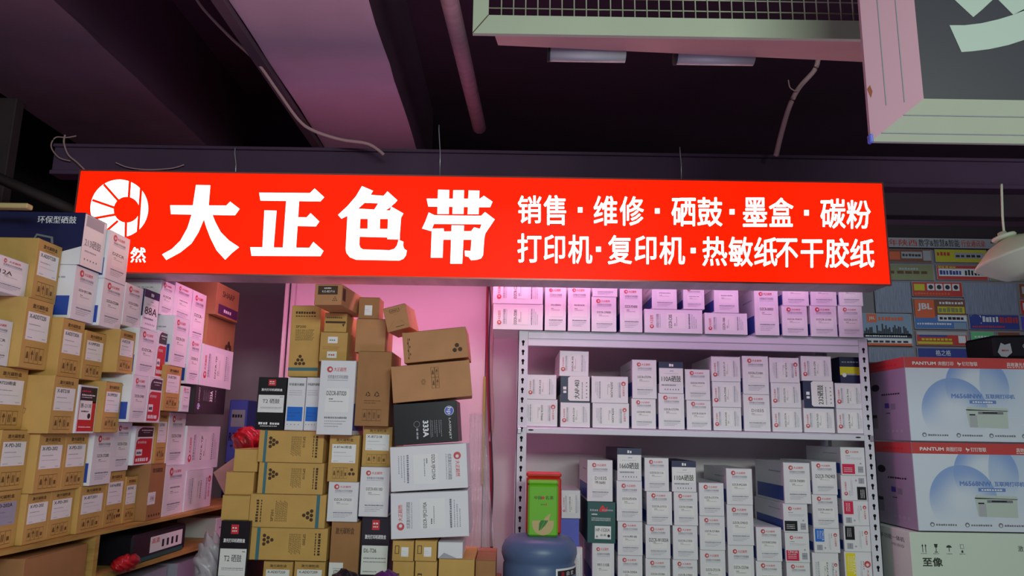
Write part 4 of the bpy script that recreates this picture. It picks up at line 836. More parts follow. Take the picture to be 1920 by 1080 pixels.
def printer_carton(label, tl, tr_y, bl, third=False):
    P = at(tl[0], tl[1], YP); Q = at(bl[0], bl[1], YP); w_, h_, d_ = .60, P.z-Q.z-.002, .36
    x0 = (P.x+Q.x)/2
    mb = MB(); mb.box((0, 0, 0), (w_, d_, h_), 'printer_side' if not third else 'pale_green_card', .002)
    f = Face(mb, w_, h_, 'up'); g = Face(mb, d_, h_, 'up', fn=lambda u, v, e: (-e, d_-u, v))
    if not third:
        f.rect(0.003, .005, .998, .875, 'cloud_print', .5); f.rect(0.003, .87, .998, .998, 'band_red', 1)
        f.text('PANTUM', .055, .905, .215, .945, 'ink_white', 2, bold=.03); f.text('奔图打印', .23, .90, .335, .95, 'ink_white', 2, bold=.02)
        f.poly([(.365, .95), (.375, .93), (.39, .93), (.37, .89), (.375, .915), (.362, .92)], 'ink_white', 2); f.text('钉钉智联', .395, .90, .50, .95, 'ink_white', 2, bold=.02)
        f.text('高效激光多功能一体机', .70, .90, .97, .95, 'ink_white', 2, bold=.02); f.dashes(.70, .885, .97, .008, 'ink_white', 14)
        f.text('M6568NW', .30, .51, .51, .565, 'print_title', 2, bold=.03); f.text('互联网打印机', .53, .51, .73, .565, 'print_title', 2, bold=.025)
        f.rect(.42, .45, .60, .49, 'print_title', 2); f.dashes(.44, .46, .58, .018, 'ink_white', 8, 3)
        f.poly([(.39, .37), (.68, .36), (.67, .40), (.40, .41)], 'printer_body', 2); f.poly([(.405, .17), (.665, .16), (.67, .37), (.39, .38)], 'printer_body', 2)
        f.rect(.40, .365, .672, .37, 'ink_grey', 3); f.rect(.47, .325, .64, .355, 'ink_grey', 3); f.rect(.50, .335, .60, .35, 'ink', 4); f.rect(.41, .31, .45, .325, 'ink', 3)
        f.poly([(.41, .17), (.46, .17), (.46, .31), (.41, .31)], 'ad_white', 3)
        for i, xx in enumerate((.13, .36, .58, .80)):
            f.disc(xx-.035, .075, .009, 'ink_grey', 2); f.disc(xx-.035, .07, .005, 'printer_white', 3); f.dashes(xx-.01, .062, xx+.13, .022, 'ink_grey', 9)
        g.rect(0, .87, 1, .998, 'band_red', 1); g.dashes(.35, .91, .85, .03, 'logo_red', 6)
        g.poly([(.28+.10*math.cos(t*.39)*(1), .665+.045*math.sin(t*.39)) for t in range(16)], 'ink', 2)
        g.dashes(.42, .56, .85, .02, 'ink', 8); g.rect(.48, .40, .58, .46, 'purple', 2); g.rect(.62, .38, .72, .45, 'ink_grey', 2); g.dashes(.5, .33, .6, .012, 'ink', 3)
        g.rect(.02, .15, .28, .32, 'ink_grey', 1.5); g.rect(.02, .28, .27, .32, 'ink', 2); [g.rect(.5+.1*i, .1, .55+.1*i, .13, 'ink_light', 2) for i in range(4)]
    else:
        f.text('至像', .07, .66, .20, .75, 'olive_dark', 2, bold=.025); f.text('激光多功能一体机', .70, .82, 1.0, .88, 'olive_dark', 2)
        xs = (.085, .165, .25, .335)
        for s_ in (-.008, .012):
            f.rect(xs[0]+s_-.002, .80, xs[0]+s_+.002, .87, 'olive_dark', 2); f.poly([(xs[0]+s_-.006, .86), (xs[0]+s_+.006, .86), (xs[0]+s_, .885)], 'olive_dark', 2)
        f.poly([(xs[1]-.012, .885), (xs[1]+.012, .885), (xs[1]+.008, .85), (xs[1]-.008, .85)], 'olive_dark', 2); f.rect(xs[1]-.002, .81, xs[1]+.002, .85, 'olive_dark', 2); f.rect(xs[1]-.01, .80, xs[1]+.01, .808, 'olive_dark', 2)
        f.poly([(xs[2]+.018*math.cos(math.pi*k/8), .85+.025*math.sin(math.pi*k/8)) for k in range(9)], 'olive_dark', 2); f.rect(xs[2]-.002, .81, xs[2]+.002, .85, 'olive_dark', 2)
        f.rect(xs[3]-.012, .84, xs[3]+.012, .885, 'ink_grey', 2); f.rect(xs[3]-.009, .845, xs[3]+.009, .88, 'pale_green_card', 3); f.rect(xs[3]-.006, .80, xs[3]+.006, .825, 'olive_dark', 2)
        for xx in xs: f.dashes(xx-.02, .785, xx+.02, .008, 'ink_grey', 4)
        g.text('激光多功能一体机', .15, .88, .88, .93, 'ink_grey', 2, bold=.01); g.text('M1101D', .60, .82, .86, .85, 'ink_grey', 2)
    o = mb.build('printer_carton'); o.location = (x0, YP, Q.z+.001); return tag(o, label, 'box', 'printer cartons beside the rack')
zz = [(1700, 668.5), (1712, 827), (1722, 996), (1730, 1190)]
printer_carton('blue and white printer carton with red band, topmost of its stack', (1697, 668.5), 668, (1705, 827))
printer_carton('blue and white printer carton with red band, second from the top', (1710, 828.5), 828, (1720, 996))
printer_carton('plain pale printer carton with four handling symbols, below the red banded ones', (1706, 997), 997, (1720, 1190), True)
struct('trim_stand', (at(1690, 1190, YP).x-.05, YP-.02, 0), (3.3, YP+.42, at(1710, 1190, YP).z-.0005), 'wall_dark')
# black box with paper tag on the top carton
p = at(1866, 668, YP+.03); q = at(1930, 632, YP+.03); zt2 = at(1700, 668.5, YP).z
mb = MB(); mb.box((0, 0, 0), (.3, .2, q.z-zt2+.004), 'black_card', .01); f = Face(mb, .3, .09, 'up'); f.text('Gba', .40, .45, .55, .65, 'ink_light', 2)
o = mb.build('black_case'); o.location = (p.x, YP+.03, zt2+.0012); o.rotation_euler = (0, -.03, 0); tag(o, 'black case lying on the topmost printer carton', 'box')
mb = MB(); f = Face(mb, .06, .06, 'up'); f.poly([(.0, .35), (.3, 1.0), (.55, .85), (.95, .95), (1, .3), (.6, .0), (.2, .05)], 'ink_light', 2); f.dashes(.3, .4, .8, .12, 'ad_red', 4, 3); k = mb.build('paper_tag', o); k.location = (.012, -.001, .005); k['label'] = 'pinkish paper tag'

# ================================================================== CENTRE STACKS
YM = 2.9
ZT = at(600, 1130, YM).z; jxl = at(1011, 1040, 2.95).x-.145
mb = MB(); L = at(405, 1130, 2.72).x; Rr = jxl
mb.box((L, 2.70, 0), (Rr, 3.55, ZT-.001), 'wood', .004); tag(mb.build('counter'), 'low wooden counter under the centre stacks', 'counter')
def cstack(rows, Y, colname, depth=.32, zb=None, name='toner_box', group='boxes in the centre stacks'):
    z = zb if zb is not None else ZT
    for k, row in enumerate(rows):
        x0, x1, yt, style, code, ori, look = row[:7]; opt = row[7] if len(row) > 7 else {}
        YY = Y+opt.get('dy', 0); p0 = at(x0+.4, yt, YY); p1 = at(x1-.4, yt+opt.get('dyt', 0), YY)
        w_ = p1.x-p0.x-.001; h = p0.z-z-.0003; tl = opt.get('t', TL)
        if opt.get('h'): h = opt['h']
        if tl < 0: zadd = 0; 
        place(opt.get('name', name), w_, h, opt.get('d', depth), style, code, ori, (p0.x, YY, z+.0002), (0, tl, opt.get('rz', 0)), look, group, bodym=opt.get('m'))
        z = z+h+.0006+opt.get('gap', 0)
    return z
# column of small plain boxes at the left
cstack([(414,470,976,'t2','T2','up','black toner box with white sticker, below the three plain brown boxes',{'dy':-.04}),
        (417,470,928,'plain','','up','plain brown box, lowest of three beside the striped cartons',{'d':.2,'dy':-.02,'m':'kraft_yellow'}),
        (424,478,884,'plain','','up','plain brown box, middle of three beside the striped cartons',{'d':.2,'m':'kraft_yellow'}),
        (440,486,841,'plain','','up','plain brown box, topmost of three beside the striped cartons',{'d':.2,'m':'kraft_yellow'})], YM, 'a')
# two cartons side by side at the bottom, then four striped cartons lying down
cstack([(494,550,1052,'brown','X-ADDT220','up','brown carton with white sticker under the striped cartons, left of the pair',{})], YM-.01, 'b')
cstack([(552,611,1052,'brown','X-ADDT209','up','brown carton with white sticker under the striped cartons, right of the pair',{})], YM-.01, 'b')
zb_s = at(540, 1051, YM-.02).z+.001
c2 = [(471,615,988,'sp','SP200','invcw','striped toner carton lying at the bottom of four, stripe at left'),
      (470,612,925,'sp','SP201','xcw','striped toner carton with the stripe at its right end'),
      (486,608,866,'sp','SP210','invcw','striped toner carton, second from the top of four'),
      (487,608,806,'sp','SP210','invcw','striped toner carton, topmost of four, under the black box')]
z = zb_s
for x0, x1, yt, s_, c_, o_, lb in c2:
    p0, p1 = at(x0, yt, YM-.02), at(x1, yt, YM-.02); h = p0.z-z-.0003
    place('toner_carton', p1.x-p0.x, h, .22, s_, c_, 'cw' if o_ == 'invcw' else 'ccw', (p0.x, YM-.02, z), (0, TL, 0), lb, 'boxes in the centre stacks'); z = p0.z+.0003
z0 = z
p0, p1 = at(485, 707, YM-.01), at(538, 707, YM-.01)
place('toner_box', p1.x-p0.x, p0.z-z0, .2, 't2', 'T2', 'up', (p0.x, YM-.01, z0+.0005), (0, TL, 0), 'black toner box with white sticker standing on the striped cartons', 'boxes in the centre stacks')
for i, (xa, xb) in enumerate(((540, 574), (575.5, 602))):
    p0, p1 = at(xa, 707, YM-.01), at(xb, 707, YM-.01)
    place('toner_box', p1.x-p0.x, p0.z-z0-.001, .2, 'bluewhite', '', 'up', (p0.x, YM-.01, z0+.0005), (0, TL, 0), ['white toner box with blue panel, next to the black box', 'white toner box with blue panel, half hidden beside the tall white box'][i], 'boxes in the centre stacks', bodym='white_card')
zq = at(560, 706, YM).z
p0, p1 = at(546, 573, YM+.02), at(601, 571, YM+.02)
place('toner_carton', p1.x-p0.x, p0.z-zq, .14, 'sp', 'SP200', 'up', (p0.x+.006, YM+.02, zq+.001), (0, .012-.02, 0), 'tall brown toner carton with teal stripe at its foot, standing upright', 'boxes in the centre stacks')
# second column
top2 = cstack([(621,676,978,'brownlow','','up','brown carton with a square white sticker at its left edge',{'m':'kraft_dark'}),
        (616,674,903,'dz','DZCR-CF222I','up','white toner box with red logo between two brown cartons'),
        (618,675,815,'brown:dots','X-BT463粉盒','up','brown carton with white sticker and three black dots, under the tall white box'),
        (601,668,675,'dz','DZCR-BT020','up','tall white toner box with blue side, in the middle of the centre stacks',{'dy':-.06,'d':.22}),
        (601,653,622,'twotags','','up','brown box with two small white stickers, on the tall white box',{'d':.26}),
        (609,652,586,'darkbar','','up','small brown box with a dark line, under the tilted brown box',{'d':.24})], YM-.02, 'c')
# rotated box on top
p = at(588, 581, YM-.19); mbp = at(640, 582, YM-.05)
place('toner_carton', .102, .078, .30, 'kp', '', 'up', (p.x, YM-.19, top2+.0006), (0, .0, R(-5)), 'brown box with dark label turned sideways, at the very top of the centre stacks', 'boxes in the centre stacks', bodym='kraft_orange')
# third column
top3 = cstack([(678,733,967,'t2','DL-T26','up','black toner box with white sticker, behind the purple plastic bag',{}),
        (676,732,875,'dz','DZCR-KR110D','up','white toner box with red logo above a black one',{'dy':-.03}),
        (681,737,799,'brown','X-BT218','up','brown carton with white sticker, beneath the carton with recycling signs',{}),
        (671,735,658,'tallrec','','up','tall brown carton with two recycling signs',{'m':'kraft_dark','d':.25,'dy':-.05}),
        (668,725,597,'plain','','up','plain orange brown cube on the tall carton',{'m':'kraft_orange','d':.18}),
        (673,713,557,'tag','','up','small brown box with a barcode sticker on the brown cube',{'m':'kraft_dark','d':.10})], YM-.01, 'd')
# fourth column: lying cartons and wide boxes
YD = 2.78
p = at(736, 1130, YD)
bas = [(736,776,1052,'endon'), (778.5,819,1052,'endon')]
for i, (xa, xb) in enumerate(((736, 777), (778, 820))):
    cstack([(xa, xb, 1052, 'endon', '', 'up', 'brown box end with barcode sticker, lower %s of four small ends' % ('left', 'right')[i], {'m': 'kraft_yellow', 'd': .3}),
            (xa, xb, 1013, 'endon', '', 'up', 'brown box end with barcode sticker, upper %s of four small ends' % ('left', 'right')[i], {'m': 'kraft_yellow', 'd': .3})], YD+.02, 'e')
zc = cstack([(822,890,1047,'smalltag','','up','brown carton with a small white tag below the crumpled white packet',{'m':'kraft_yellow','d':.3})], YD+.02, 'e')
p0, p1 = at(822, 1010, YD+.02), at(868, 1010, YD+.02)
zc2 = at(740, 1014, YD).z
place('packet', p1.x-p0.x, zc2-zc-.004, .2, 'envelope', '', 'up', (p0.x, YD+.02, zc), (0, 0, 0), 'crumpled white packet under the lowest wide white box', 'boxes in the centre stacks', 'packet', bodym='white_card')
cstack([(891,930,1050,'plain','','up','brown box at the foot of the plastic sheet, right of the stacks',{'m':'kraft_dark','d':.3})], YD+.06, 'e')
def quadbox(name, tl, tr, bl, Y, d, style, code, ori, lb, m=None, rz=0, zmin=None, tl_=None):
    A, B, C = at(*tl, Y), at(*tr, Y), at(*bl, Y); w_ = math.hypot(B.x-A.x, B.z-A.z); ang = math.atan2(B.z-A.z, B.x-A.x); h = math.hypot(A.x-C.x, A.z-C.z)
    return place(name, w_*math.cos(0), h-.002, d, style, code, ori, (C.x, Y, C.z+.001), (0, -ang, rz), lb, 'boxes in the centre stacks', bodym=m)
quadbox('toner_box', (732,925), (877,919), (733,1012), YD, .24, 'dz', 'DZCR-YJFC2192A', 'ccw', 'wide white toner box lying on its side, red logo at lower left')
quadbox('toner_box', (732,838), (875,830), (733,923), YD, .24, 'dz', 'DZCR-YJFC2192A', 'cw', 'wide white toner box lying on its side, red logo at upper right')
quadbox('toner_box', (737,758), (855,750), (740,836.5), YD+.01, .22, 'hp', '', 'cw', 'wide black toner box with round blue logo, above the wide white boxes')
quadbox('toner_carton', (733,687), (880,673), (737,756.5), YD, .24, 'picmid', '', 'up', 'wide plain brown carton on the black toner box', 'kraft_orange', R(3))
quadbox('toner_carton', (751,624), (870,612), (758,682), YD+.02, .24, 'twodots', '', 'up', 'wide brown carton with three dark dots, topmost of the wide ones', 'kraft_orange')
p = at(727, 622, YD+.02)
quadbox('toner_box', (719,578), (761,568), (727,624), YD+.03, .16, 'flap', '', 'up', 'small tilted brown box with envelope style flaps', 'kraft_orange', R(-6))
# dark plastic bag in front of third column
mat('bag_dark', '#1E1820', .3, 0, 0, 8, 0, (1, 1, 1), .5); mat('bag_purple', '#5A1E6A', .35, 0, .2, 9, 0, (1, 1, 1), .5); mat('bag_red', '#B01822', .3, 0, .25, 14, 0, (1, 1, 1), .8)
def blobmesh(c, r, m, seed=1, amp=.18, flat=1.0):
    mb = MB(); bm = bmesh.new(); bmesh.ops.create_icosphere(bm, subdivisions=4, radius=1); rnd = random.Random(seed)
    ph = [(rnd.uniform(2, 6), rnd.uniform(2, 6), rnd.uniform(2, 6), rnd.uniform(0, 6)) for _ in range(5)]
    for v in bm.verts:
        k = 1+sum(amp/5*math.sin(a*v.co.x*2+b*v.co.y*2+cc*v.co.z*2+d) for a, b, cc, d in ph)+amp*.25*abs(math.sin(9*v.co.x+7*v.co.z))
        v.co = Vector((c[0]+v.co.x*k*r[0], c[1]+v.co.y*k*r[1], c[2]+max(v.co.z, -flat)*k*r[2]))
    bm.verts.index_update(); mb.raw([v.co.copy() for v in bm.verts], [[v.index for v in f.verts] for f in bm.faces], m, True); bm.free(); return mb
c = at(645, 1118, 2.62); tag(blobmesh(c, (.062, .04, .082), 'bag_dark', 3).build('plastic_bag'), 'black plastic bag bulging up at the bottom of the picture', 'bag')
c = at(722, 1112, 2.64); tag(blobmesh(c, (.052, .04, .07), 'bag_purple', 5).build('plastic_bag'), 'purple plastic bag beside the black one at the bottom', 'bag')
c = at(466, 818, 3.30); tag(blobmesh((c.x, 3.30, c.z-.02), (.06, .06, .058), 'bag_red', 7, .3).build('plastic_bag'), 'crumpled red plastic bag behind the plain brown boxes', 'bag')
# plastic film on the right of the wide boxes
m = mat('film', '#D9C6D2', .12, 0, 0, 8, 0, (1, 1, 1), .6, .5, .38)
pts = [(884,745),(908,760),(926,880),(930,1000),(905,1040),(884,1000),(882,880)]
mb = MB(); n = 14; rows_ = 20
for j in range(rows_+1):
    for i in range(n+1):
        x = 880+(48*(i/n))*(.55+.45*j/rows_); y = 775+j*(250/rows_); pt = at(x, y, YD+.27+.012*math.sin(i*1.7+j*.6)+.01*math.sin(j*1.3)); mb.v.append(tuple(pt))
for j in range(rows_):
    for i in range(n): a_ = j*(n+1)+i; mb.f.append((a_, a_+1, a_+n+2, a_+n+1)); mb.m.append(mb.mi('film')); mb.sm.append(True)
tag(mb.build('plastic_sheet'), 'clear crinkled plastic sheet hanging beside the wide white boxes', 'plastic sheet')
# wires and strips at the edge of the white partition
a = at(909, 706, YW-.03); b = at(905, 910, YW-.03); mb = MB(); mb.box((a.x-.007, YW-.03, b.z), (a.x+.007, YW-.015, a.z), 'brass', .002); tag(mb.build('cable_duct'), 'narrow yellowish strip on the right edge of the white partition', 'strip')
mat('wire_red', '#9A2438', .5); mat('wire_dark', '#3A3040', .6); mat('wire_cream', '#C9A0A0', .6)
wire('electric_wire', [(915,528),(913,600),(914,700),(918,800),(921,900),(920,1000),(926,1085)], YW-.05, .007, 'wire_red', 'red electric wire running down beside the rack, lowest part visible', 'wire', 'wires beside the rack')
wire('electric_wire', [(920,528),(924,600),(921,700),(924,780),(919,828)], YW-.07, .008, 'wire_cream', 'cream electric wire hanging nearest to the rack', 'wire', 'wires beside the rack')
wire('electric_wire', [(917,528),(920,580),(917,640),(918,750),(924,900),(921,1000),(931,1085)], YW-.09, .004, 'wire_dark', 'thin dark wire between the red and the cream wire', 'wire', 'wires beside the rack')

# ================================================================== WATER JUG AND TEA TINS
YJ = 2.95
jc = at(1012, 1002, YJ); jr = (at(1078, 1040, YJ).x-at(943, 1040, YJ).x)/2; jx = at(1011, 1040, YJ).x
mat('jug_blue', '#566C94', .38, 0, .03, 5)
jug = empty('water_jug', (jx, YJ, jc.z-.36)); tag(jug, 'blue water cooler jug upside down with two tea tins on top', 'water jug')
mb = MB(); t = .36; r = jr
mb.lathe([(.0, t), (r*.55, t), (r*.82, t-.006), (r*.96, t-.022), (r*1.04, t-.045), (r*1.05, t-.065), (r*1.0, t-.085), (r*.97, t-.095), (r, t-.105), (r, t-.20), (r*.965, t-.215), (r*.965, t-.225), (r, t-.24), (r, .06), (r*.8, .03), (r*.3, 0), (0, 0)], 'jug_blue', 64); mb.build('bottle', jug)
# label wrapped round the right front
mat('jug_label', '#F2F2F2', .4)
def wrap(mb, a0, a1, z0, z1, m, e, n=12):
    for k in range(n):
        t0 = a0+(a1-a0)*k/n; t1 = a0+(a1-a0)*(k+1)/n; rr = jr+e
        mb.poly([(rr*math.sin(t0), -rr*math.cos(t0), z0), (rr*math.sin(t1), -rr*math.cos(t1), z0), (rr*math.sin(t1), -rr*math.cos(t1), z1), (rr*math.sin(t0), -rr*math.cos(t0), z1)], m)
mb = MB(); zt3 = .36-.095-.008
wrap(mb, R(24), R(84), .04, zt3, 'jug_label', .0012); wrap(mb, R(27), R(84), .04, zt3-.007, 'wall_dark', .0018); wrap(mb, R(27), R(84), .04, zt3-.030, 'ad_sky', .0022)
def wtext(st, a0, a1, z0, z1, m, e, bold=.02):
    vv, ff, _ = glyphs(st, bold); nv = NC[(st, bold)]
    mb.raw([((jr+e+(i//nv)*.00005)*math.sin(a0+(a1-a0)*x), -(jr+e+(i//nv)*.00005)*math.cos(a0+(a1-a0)*x), z0+(z1-z0)*y) for i, (x, y) in enumerate(vv)], ff, m)
    vv, ff, _ = glyphs(st, bold); mb.raw([((jr+e)*math.sin(a0+(a1-a0)*x), -(jr+e)*math.cos(a0+(a1-a0)*x), z0+(z1-z0)*y) for x, y in vv], ff, m)
wtext('源', R(33), R(39), zt3-.026, zt3-.011, 'logo_red', .003); wtext('自 宏', R(44), R(62), zt3-.026, zt3-.011, 'ink_white', .003)
wtext('健', R(32), R(46), zt3-.085, zt3-.035, 'navy', .003, .03); wtext('甲', R(50), R(66), zt3-.085, zt3-.035, 'jug_label', .003, .03)
k = mb.build('paper_label', jug); k['label'] = 'white bordered label with dark printing'
# cooler carrying the jug
mat('cooler', '#D9DCE2', .35); mb = MB(); zc_ = jc.z-.36
mb.box((-.135, -.15, 0), (.135, .15, zc_-.02), 'cooler', .02); mb.lathe([(0, zc_-.021), (.12, zc_-.021), (.12, zc_-.004), (.03, zc_-.001), (0, zc_-.001)], 'cooler', 40)
o = mb.build('water_cooler'); o.location = (jx, YJ, 0); tag(o, 'white water cooler carrying the blue jug', 'water cooler')
def tin(label, x0, x1, yt, yb, Y, m, lidm, dec, zbase):
    a, b = at(x0, yb, Y), at(x1, yb, Y); t_ = at(x0, yt, Y); w_ = b.x-a.x; h_ = t_.z-zbase
    root = empty('tea_tin', (a.x, Y, zbase), (0, .004, 0)); tag(root, label, 'tin', 'tea tins on the water jug')
    mb = MB(); mb.box((0, 0, 0), (w_, .062, h_*.915), m, .006)
    if dec:
        f = Face(mb, w_, h_, 'up', eps=.0004)
        f.text('中国', .20, .655, .45, .715, 'ink', 2, bold=.01); f.disc(.50, .685, .0055, 'logo_red', 2); f.text('名茶', .57, .655, .85, .72, 'ink', 2, bold=.01)
        f.dashes(.42, .56, .56, .012, 'ink', 3); f.rect(.58, .55, .62, .585, 'logo_red', 2)
        f.poly([(.14, .28)]+[(.50+.36*math.cos(math.pi+math.pi*k/12), .22+.20*math.sin(math.pi+math.pi*k/12)) for k in range(13)]+[(.86, .28), (.70, .28), (.75, .41), (.58, .34), (.52, .28)], 'beige', 1)
        f.poly([(.36, .10), (.38, .24), (.44, .285), (.68, .285), (.58, .2), (.44, .12)], 'green', 2)
        f.poly([(.40, .115), (.41, .11), (.56, .27), (.55, .275)], 'lime', 3)
    mb.build('body', root)
    mb = MB(); mb.box((-.001, -.001, h_*.917), (w_+.001, .063, h_), lidm, .006); mb.build('lid', root)
zj = jc.z+.0005
tin('red tea tin standing behind the green one', 986, 1052, 885, 1000, YJ+.01, 'tin_red', 'tin_red', False, zj)
tin('lime green tea tin with leaf picture, in front on the jug', 989.5, 1046, 900, 1002, YJ-.060, 'lime', 'lime', True, zj)

# ================================================================== LEFT PILE
ZR = at(229, 988, 2.75).z-.0
pile = []   # (y0, y1, ztop)
rowsL = {
 'bottom row': (-1.44, [(-22,922,1055,41,918,'brown:grey','X-PD-202A'),(52,927,1045,97,921,'brown','X-PD-202'),(97,921,1035,142,915,'brown','X-PD-201'),(152,912,1013,200,907,'brown','X-BT201'),(203,885,998,237,881,'brown:dots','X-BT463粉盒'),(238,893,985,260,892,'brown','X-BT463'),
    (283,871,972,312,869,'darktape',''),(312,872,968,350,872,'dz',''),(351,880,960,400,880,'dzcw','')]),
 'second row': (-1.44, [(4,806,915,58,806,'brown','X-PD-202'),(75,813,924,125,813,'brown','X-PD-202'),(125.5,813,917,168,812,'brown','X-PD-201'),(178,812,908,217,810,'dz','DZCR-CF228D'),(218,792,880,249,792,'dz','DZCR-CF226'),(256,798,892,291,800,'redblk',''),(298,771,870,318,772,'brown','X-BT463'),(319,772,866,350,776,'dz','DZCR-CF300'),(352,799,878,414,799,'dz3','DZCR-YJF')]),
 'third row': (-1.46, [(-8,688,803,55,690,'brown','AT220粉盒'),(103,705,812,149,708,'brown','X-BT218'),(150,722,808,186,724,'213e',''),(199,715,810,231,718,'brown','X-UMP203'),(250,702,790,280,706,'dz','DZCR-CF400'),(281,706,793,307,710,'redblk',''),(313,683,767,342,690,'brown','X-BT201'),(343,724,770,358,725,'dz',''),(368,720,797,424,730,'hp3','')]),
 'fourth row': (-1.46, [(-22,596,705,26,601,'dz','DZCR'),(52,557,678,102,569,'brown','X-ADDT220'),(119,597,705,161,603,'brown','X-ADDT202A'),(162,620,708,200,626,'brown','X-UMP203'),(226,620,712,256,622,'brown','X-BT218'),(262,617,703,297,620,'dz','DZCR-'),(298,620,706,316,622,'redblk',''),(328,591,678,356,600,'dz','DZCR-CF0'),(357,632,713,379,638,'dz','DZCR-12'),(381,644,720,438,660,'dz3','DZCR-YJF')]),
 'fifth row': (-1.46, [(-6,473,590,55,496,'dzbig','12A'),(73,447,557,118,463,'brown','X-ADDT220'),(143,497,593,186,512,'dz','DZCR-YJFCC388A'),(195,523,617,235,535,'dz','DZCR-CF228A'),(237,530,617,270,541,'dz','DZCR-CE283A'),(272,545,615,301,548,'navytop','88A'),(303,527,618,329,532,'dz','DZCR'),(330,528,590,362,543,'dz',''),(363,543,630,388,555,'dz','DZCR-'),(390,591,645,442,607,'dots3','')]),
 'top row': (-1.35, [(161,398,495,202,420,'navybox',''),(207,432,514,245,448,'dz','DZCR'),(408,532,592,450,545,'sharp','')]),
}
LD = .30; DR = {}
lookL = dict(LOOK); lookL.update({'navybox': 'navy toner box with cartridge picture', 'sharp': 'orange brown carton with plum bands', 'dots3': 'orange brown carton with three dark dots', 'darktape': 'brown carton with wrapped label', 'dz3': 'white toner box lying', 'hp3': 'glossy black toner box lying', 'dzcw': 'white toner box lying'})
for rn, (Xs, items) in rowsL.items():
    prevd = None
    for i, (x0, yt0, yb0, x1, yt1, style, code) in enumerate(items):
        if rn == 'top row' and i == 0: prevd = DR['fifth row'][1]+.001
        if style == 'sharp': prevd = DR['fifth row'][8]+.001
        if prevd is None: X = Xs; d0 = atX(x0, yt0, X).y
        else: d0 = prevd; X = at(x0, yt0, d0).x
        P = at(x0, yt0, d0); Q = atX(x1, yt1, X); d1 = Q.y
        zt_b = (P.z+Q.z)/2
        zb = at(x0-(yb0-yt0)*.14, yb0, d0).z
        best = None
        for (a, b, zt0) in pile:
            ov = min(b, d1)-max(a, d0)
            if ov > .03 and abs(zt0-zb) < .075 and (best is None or zt0 > best): best = zt0
        if rn == 'bottom row': zb = ZR
        elif best is not None: zb = best
        z_b = zb+.0006
        st = style.split(':')[0]; ori = 'up'; s2 = style
        if style == 'dz3': s2, ori = 'dz', 'ccw'
        if style == 'dzcw': s2, ori = 'dz', 'cw'
        if style == 'hp3': s2, ori = 'hp', 'ccw'
        m_ = {'sharp': 'kraft_dark', 'dots3': 'kraft_dark', 'navybox': 'navy', 'darktape': 'kraft_dark'}.get(st)
        s2 = s2.replace('darktape', 'brownlow')
        lb = '%s, %s in %s of left pile' % (lookL.get(st, 'brown carton'), 'leftmost' if i == 0 else ORD[i+1]+' from left', rn)
        dd = LD if st != 'navybox' else .34
        w_ = d1-d0-.0015
        place('toner_box' if 'kraft' not in (m_ or '') and st != 'brown' else 'toner_carton', w_, zt_b-z_b, dd, s2, code, ori, (X, d0+.0007, z_b), (0, 0, R(90)), lb, 'boxes in the left pile', bodym=m_)
        pile.append((d0, d1, zt_b)); prevd = d1+.001; DR.setdefault(rn, []).append(d1)
# ---- wooden rack under the left pile
mat('wood_edge', '#B08A48', .6, 0, .25, 14, 0, (1, .5, 6))
rk = empty('wooden_rack', (-1.62, 1.7, 0)); tag(rk, 'wooden rack with compartments under the left pile of boxes', 'shelf')
x_front = [-1.40, -1.40]
def rbox(n, a, b, m='wood_edge'): mb = MB(); mb.box(a, b, m, .003); mb.v = [(x+1.62, y-1.7, z) for x, y, z in mb.v]; mb.build(n, rk)
def slab(n, y0, y1, z0, z1, e=0):
    xa = XE(y0)+e; xb = XE(y1)+e; mb = MB()
    mb.raw([(x+1.62, y-1.7, z) for z in (z0, z1) for x, y in ((-2.2, y0), (xa, y0), (xb, y1), (-2.2, y1))], [(3, 2, 1, 0), (4, 5, 6, 7), (0, 1, 5, 4), (1, 2, 6, 5), (2, 3, 7, 6), (3, 0, 4, 7)], 'wood_edge'); mb.build(n, rk)
def XE(y): return -1.462+(y-1.7)*.085
slab('top_board', 1.7, 3.95, ZR-.014, ZR-.0002); slab('lower_board', 1.74, 2.63, ZR-.29, ZR-.27); slab('lower_board', 2.655, 3.9, ZR-.165, ZR-.148)
rbox('back_board', (-2.22, 1.7, 0), (-2.2, 3.95, ZR))
for y in (1.715, 2.632, 3.9): slab('divider', y, y+.022, 0 if y != 2.632 else ZR-.6, ZR-.014, -.004)
# things inside the compartments
zi = ZR-.2695; zj_ = ZR-.1475
for i, (y0_, y1_, x_, h_, lb) in enumerate(((1.80, 2.22, -1.43, .20, 'large dull brown carton inside left compartment, nearest the camera'), (2.28, 2.61, -1.40, .235, 'dull brown carton with small tag inside the left compartment'))):
    place('carton', y1_-y0_, h_, .4, 'smalltag', '', 'up', (x_, y0_, zi), (0, 0, R(90)), lb, 'cartons in the wooden rack', bodym='kraft_dark')
mb = MB(); mb.box((0, 0, 0), (.42, .25, .105), 'black_card', .008); f = Face(mb, .42, .105, 'up'); f.rect(.30, .25, .92, .80, 'sticker', 1); f.text('高清', .33, .55, .47, .74, 'logo_red', 2, bold=.02); [f.rect(.52+.09*i, .36, .56+.09*i, .62, 'ink', 2) for i in range(4)]; f.rect(.1, .03, .95, .18, 'green_card', 1)
o = mb.build('cartridge_box'); o.location = (-1.36, 2.84, zj_); o.rotation_euler = (0, 0, R(88)); tag(o, 'black and green box with a white label inside the right compartment', 'box')
tag(blobmesh((-1.335, 2.745, zj_+.027), (.03, .07, .026), 'bag_red', 11, .3).build('plastic_bag'), 'flat red plastic bag inside the right compartment of the wooden rack', 'bag')
mb = MB(); mb.box((0, 0, 0), (.12, .2, .09), 'white_card', .004); f = Face(mb, .12, .09, 'up'); f.dashes(.2, .5, .8, .08, 'ink_grey', 5)
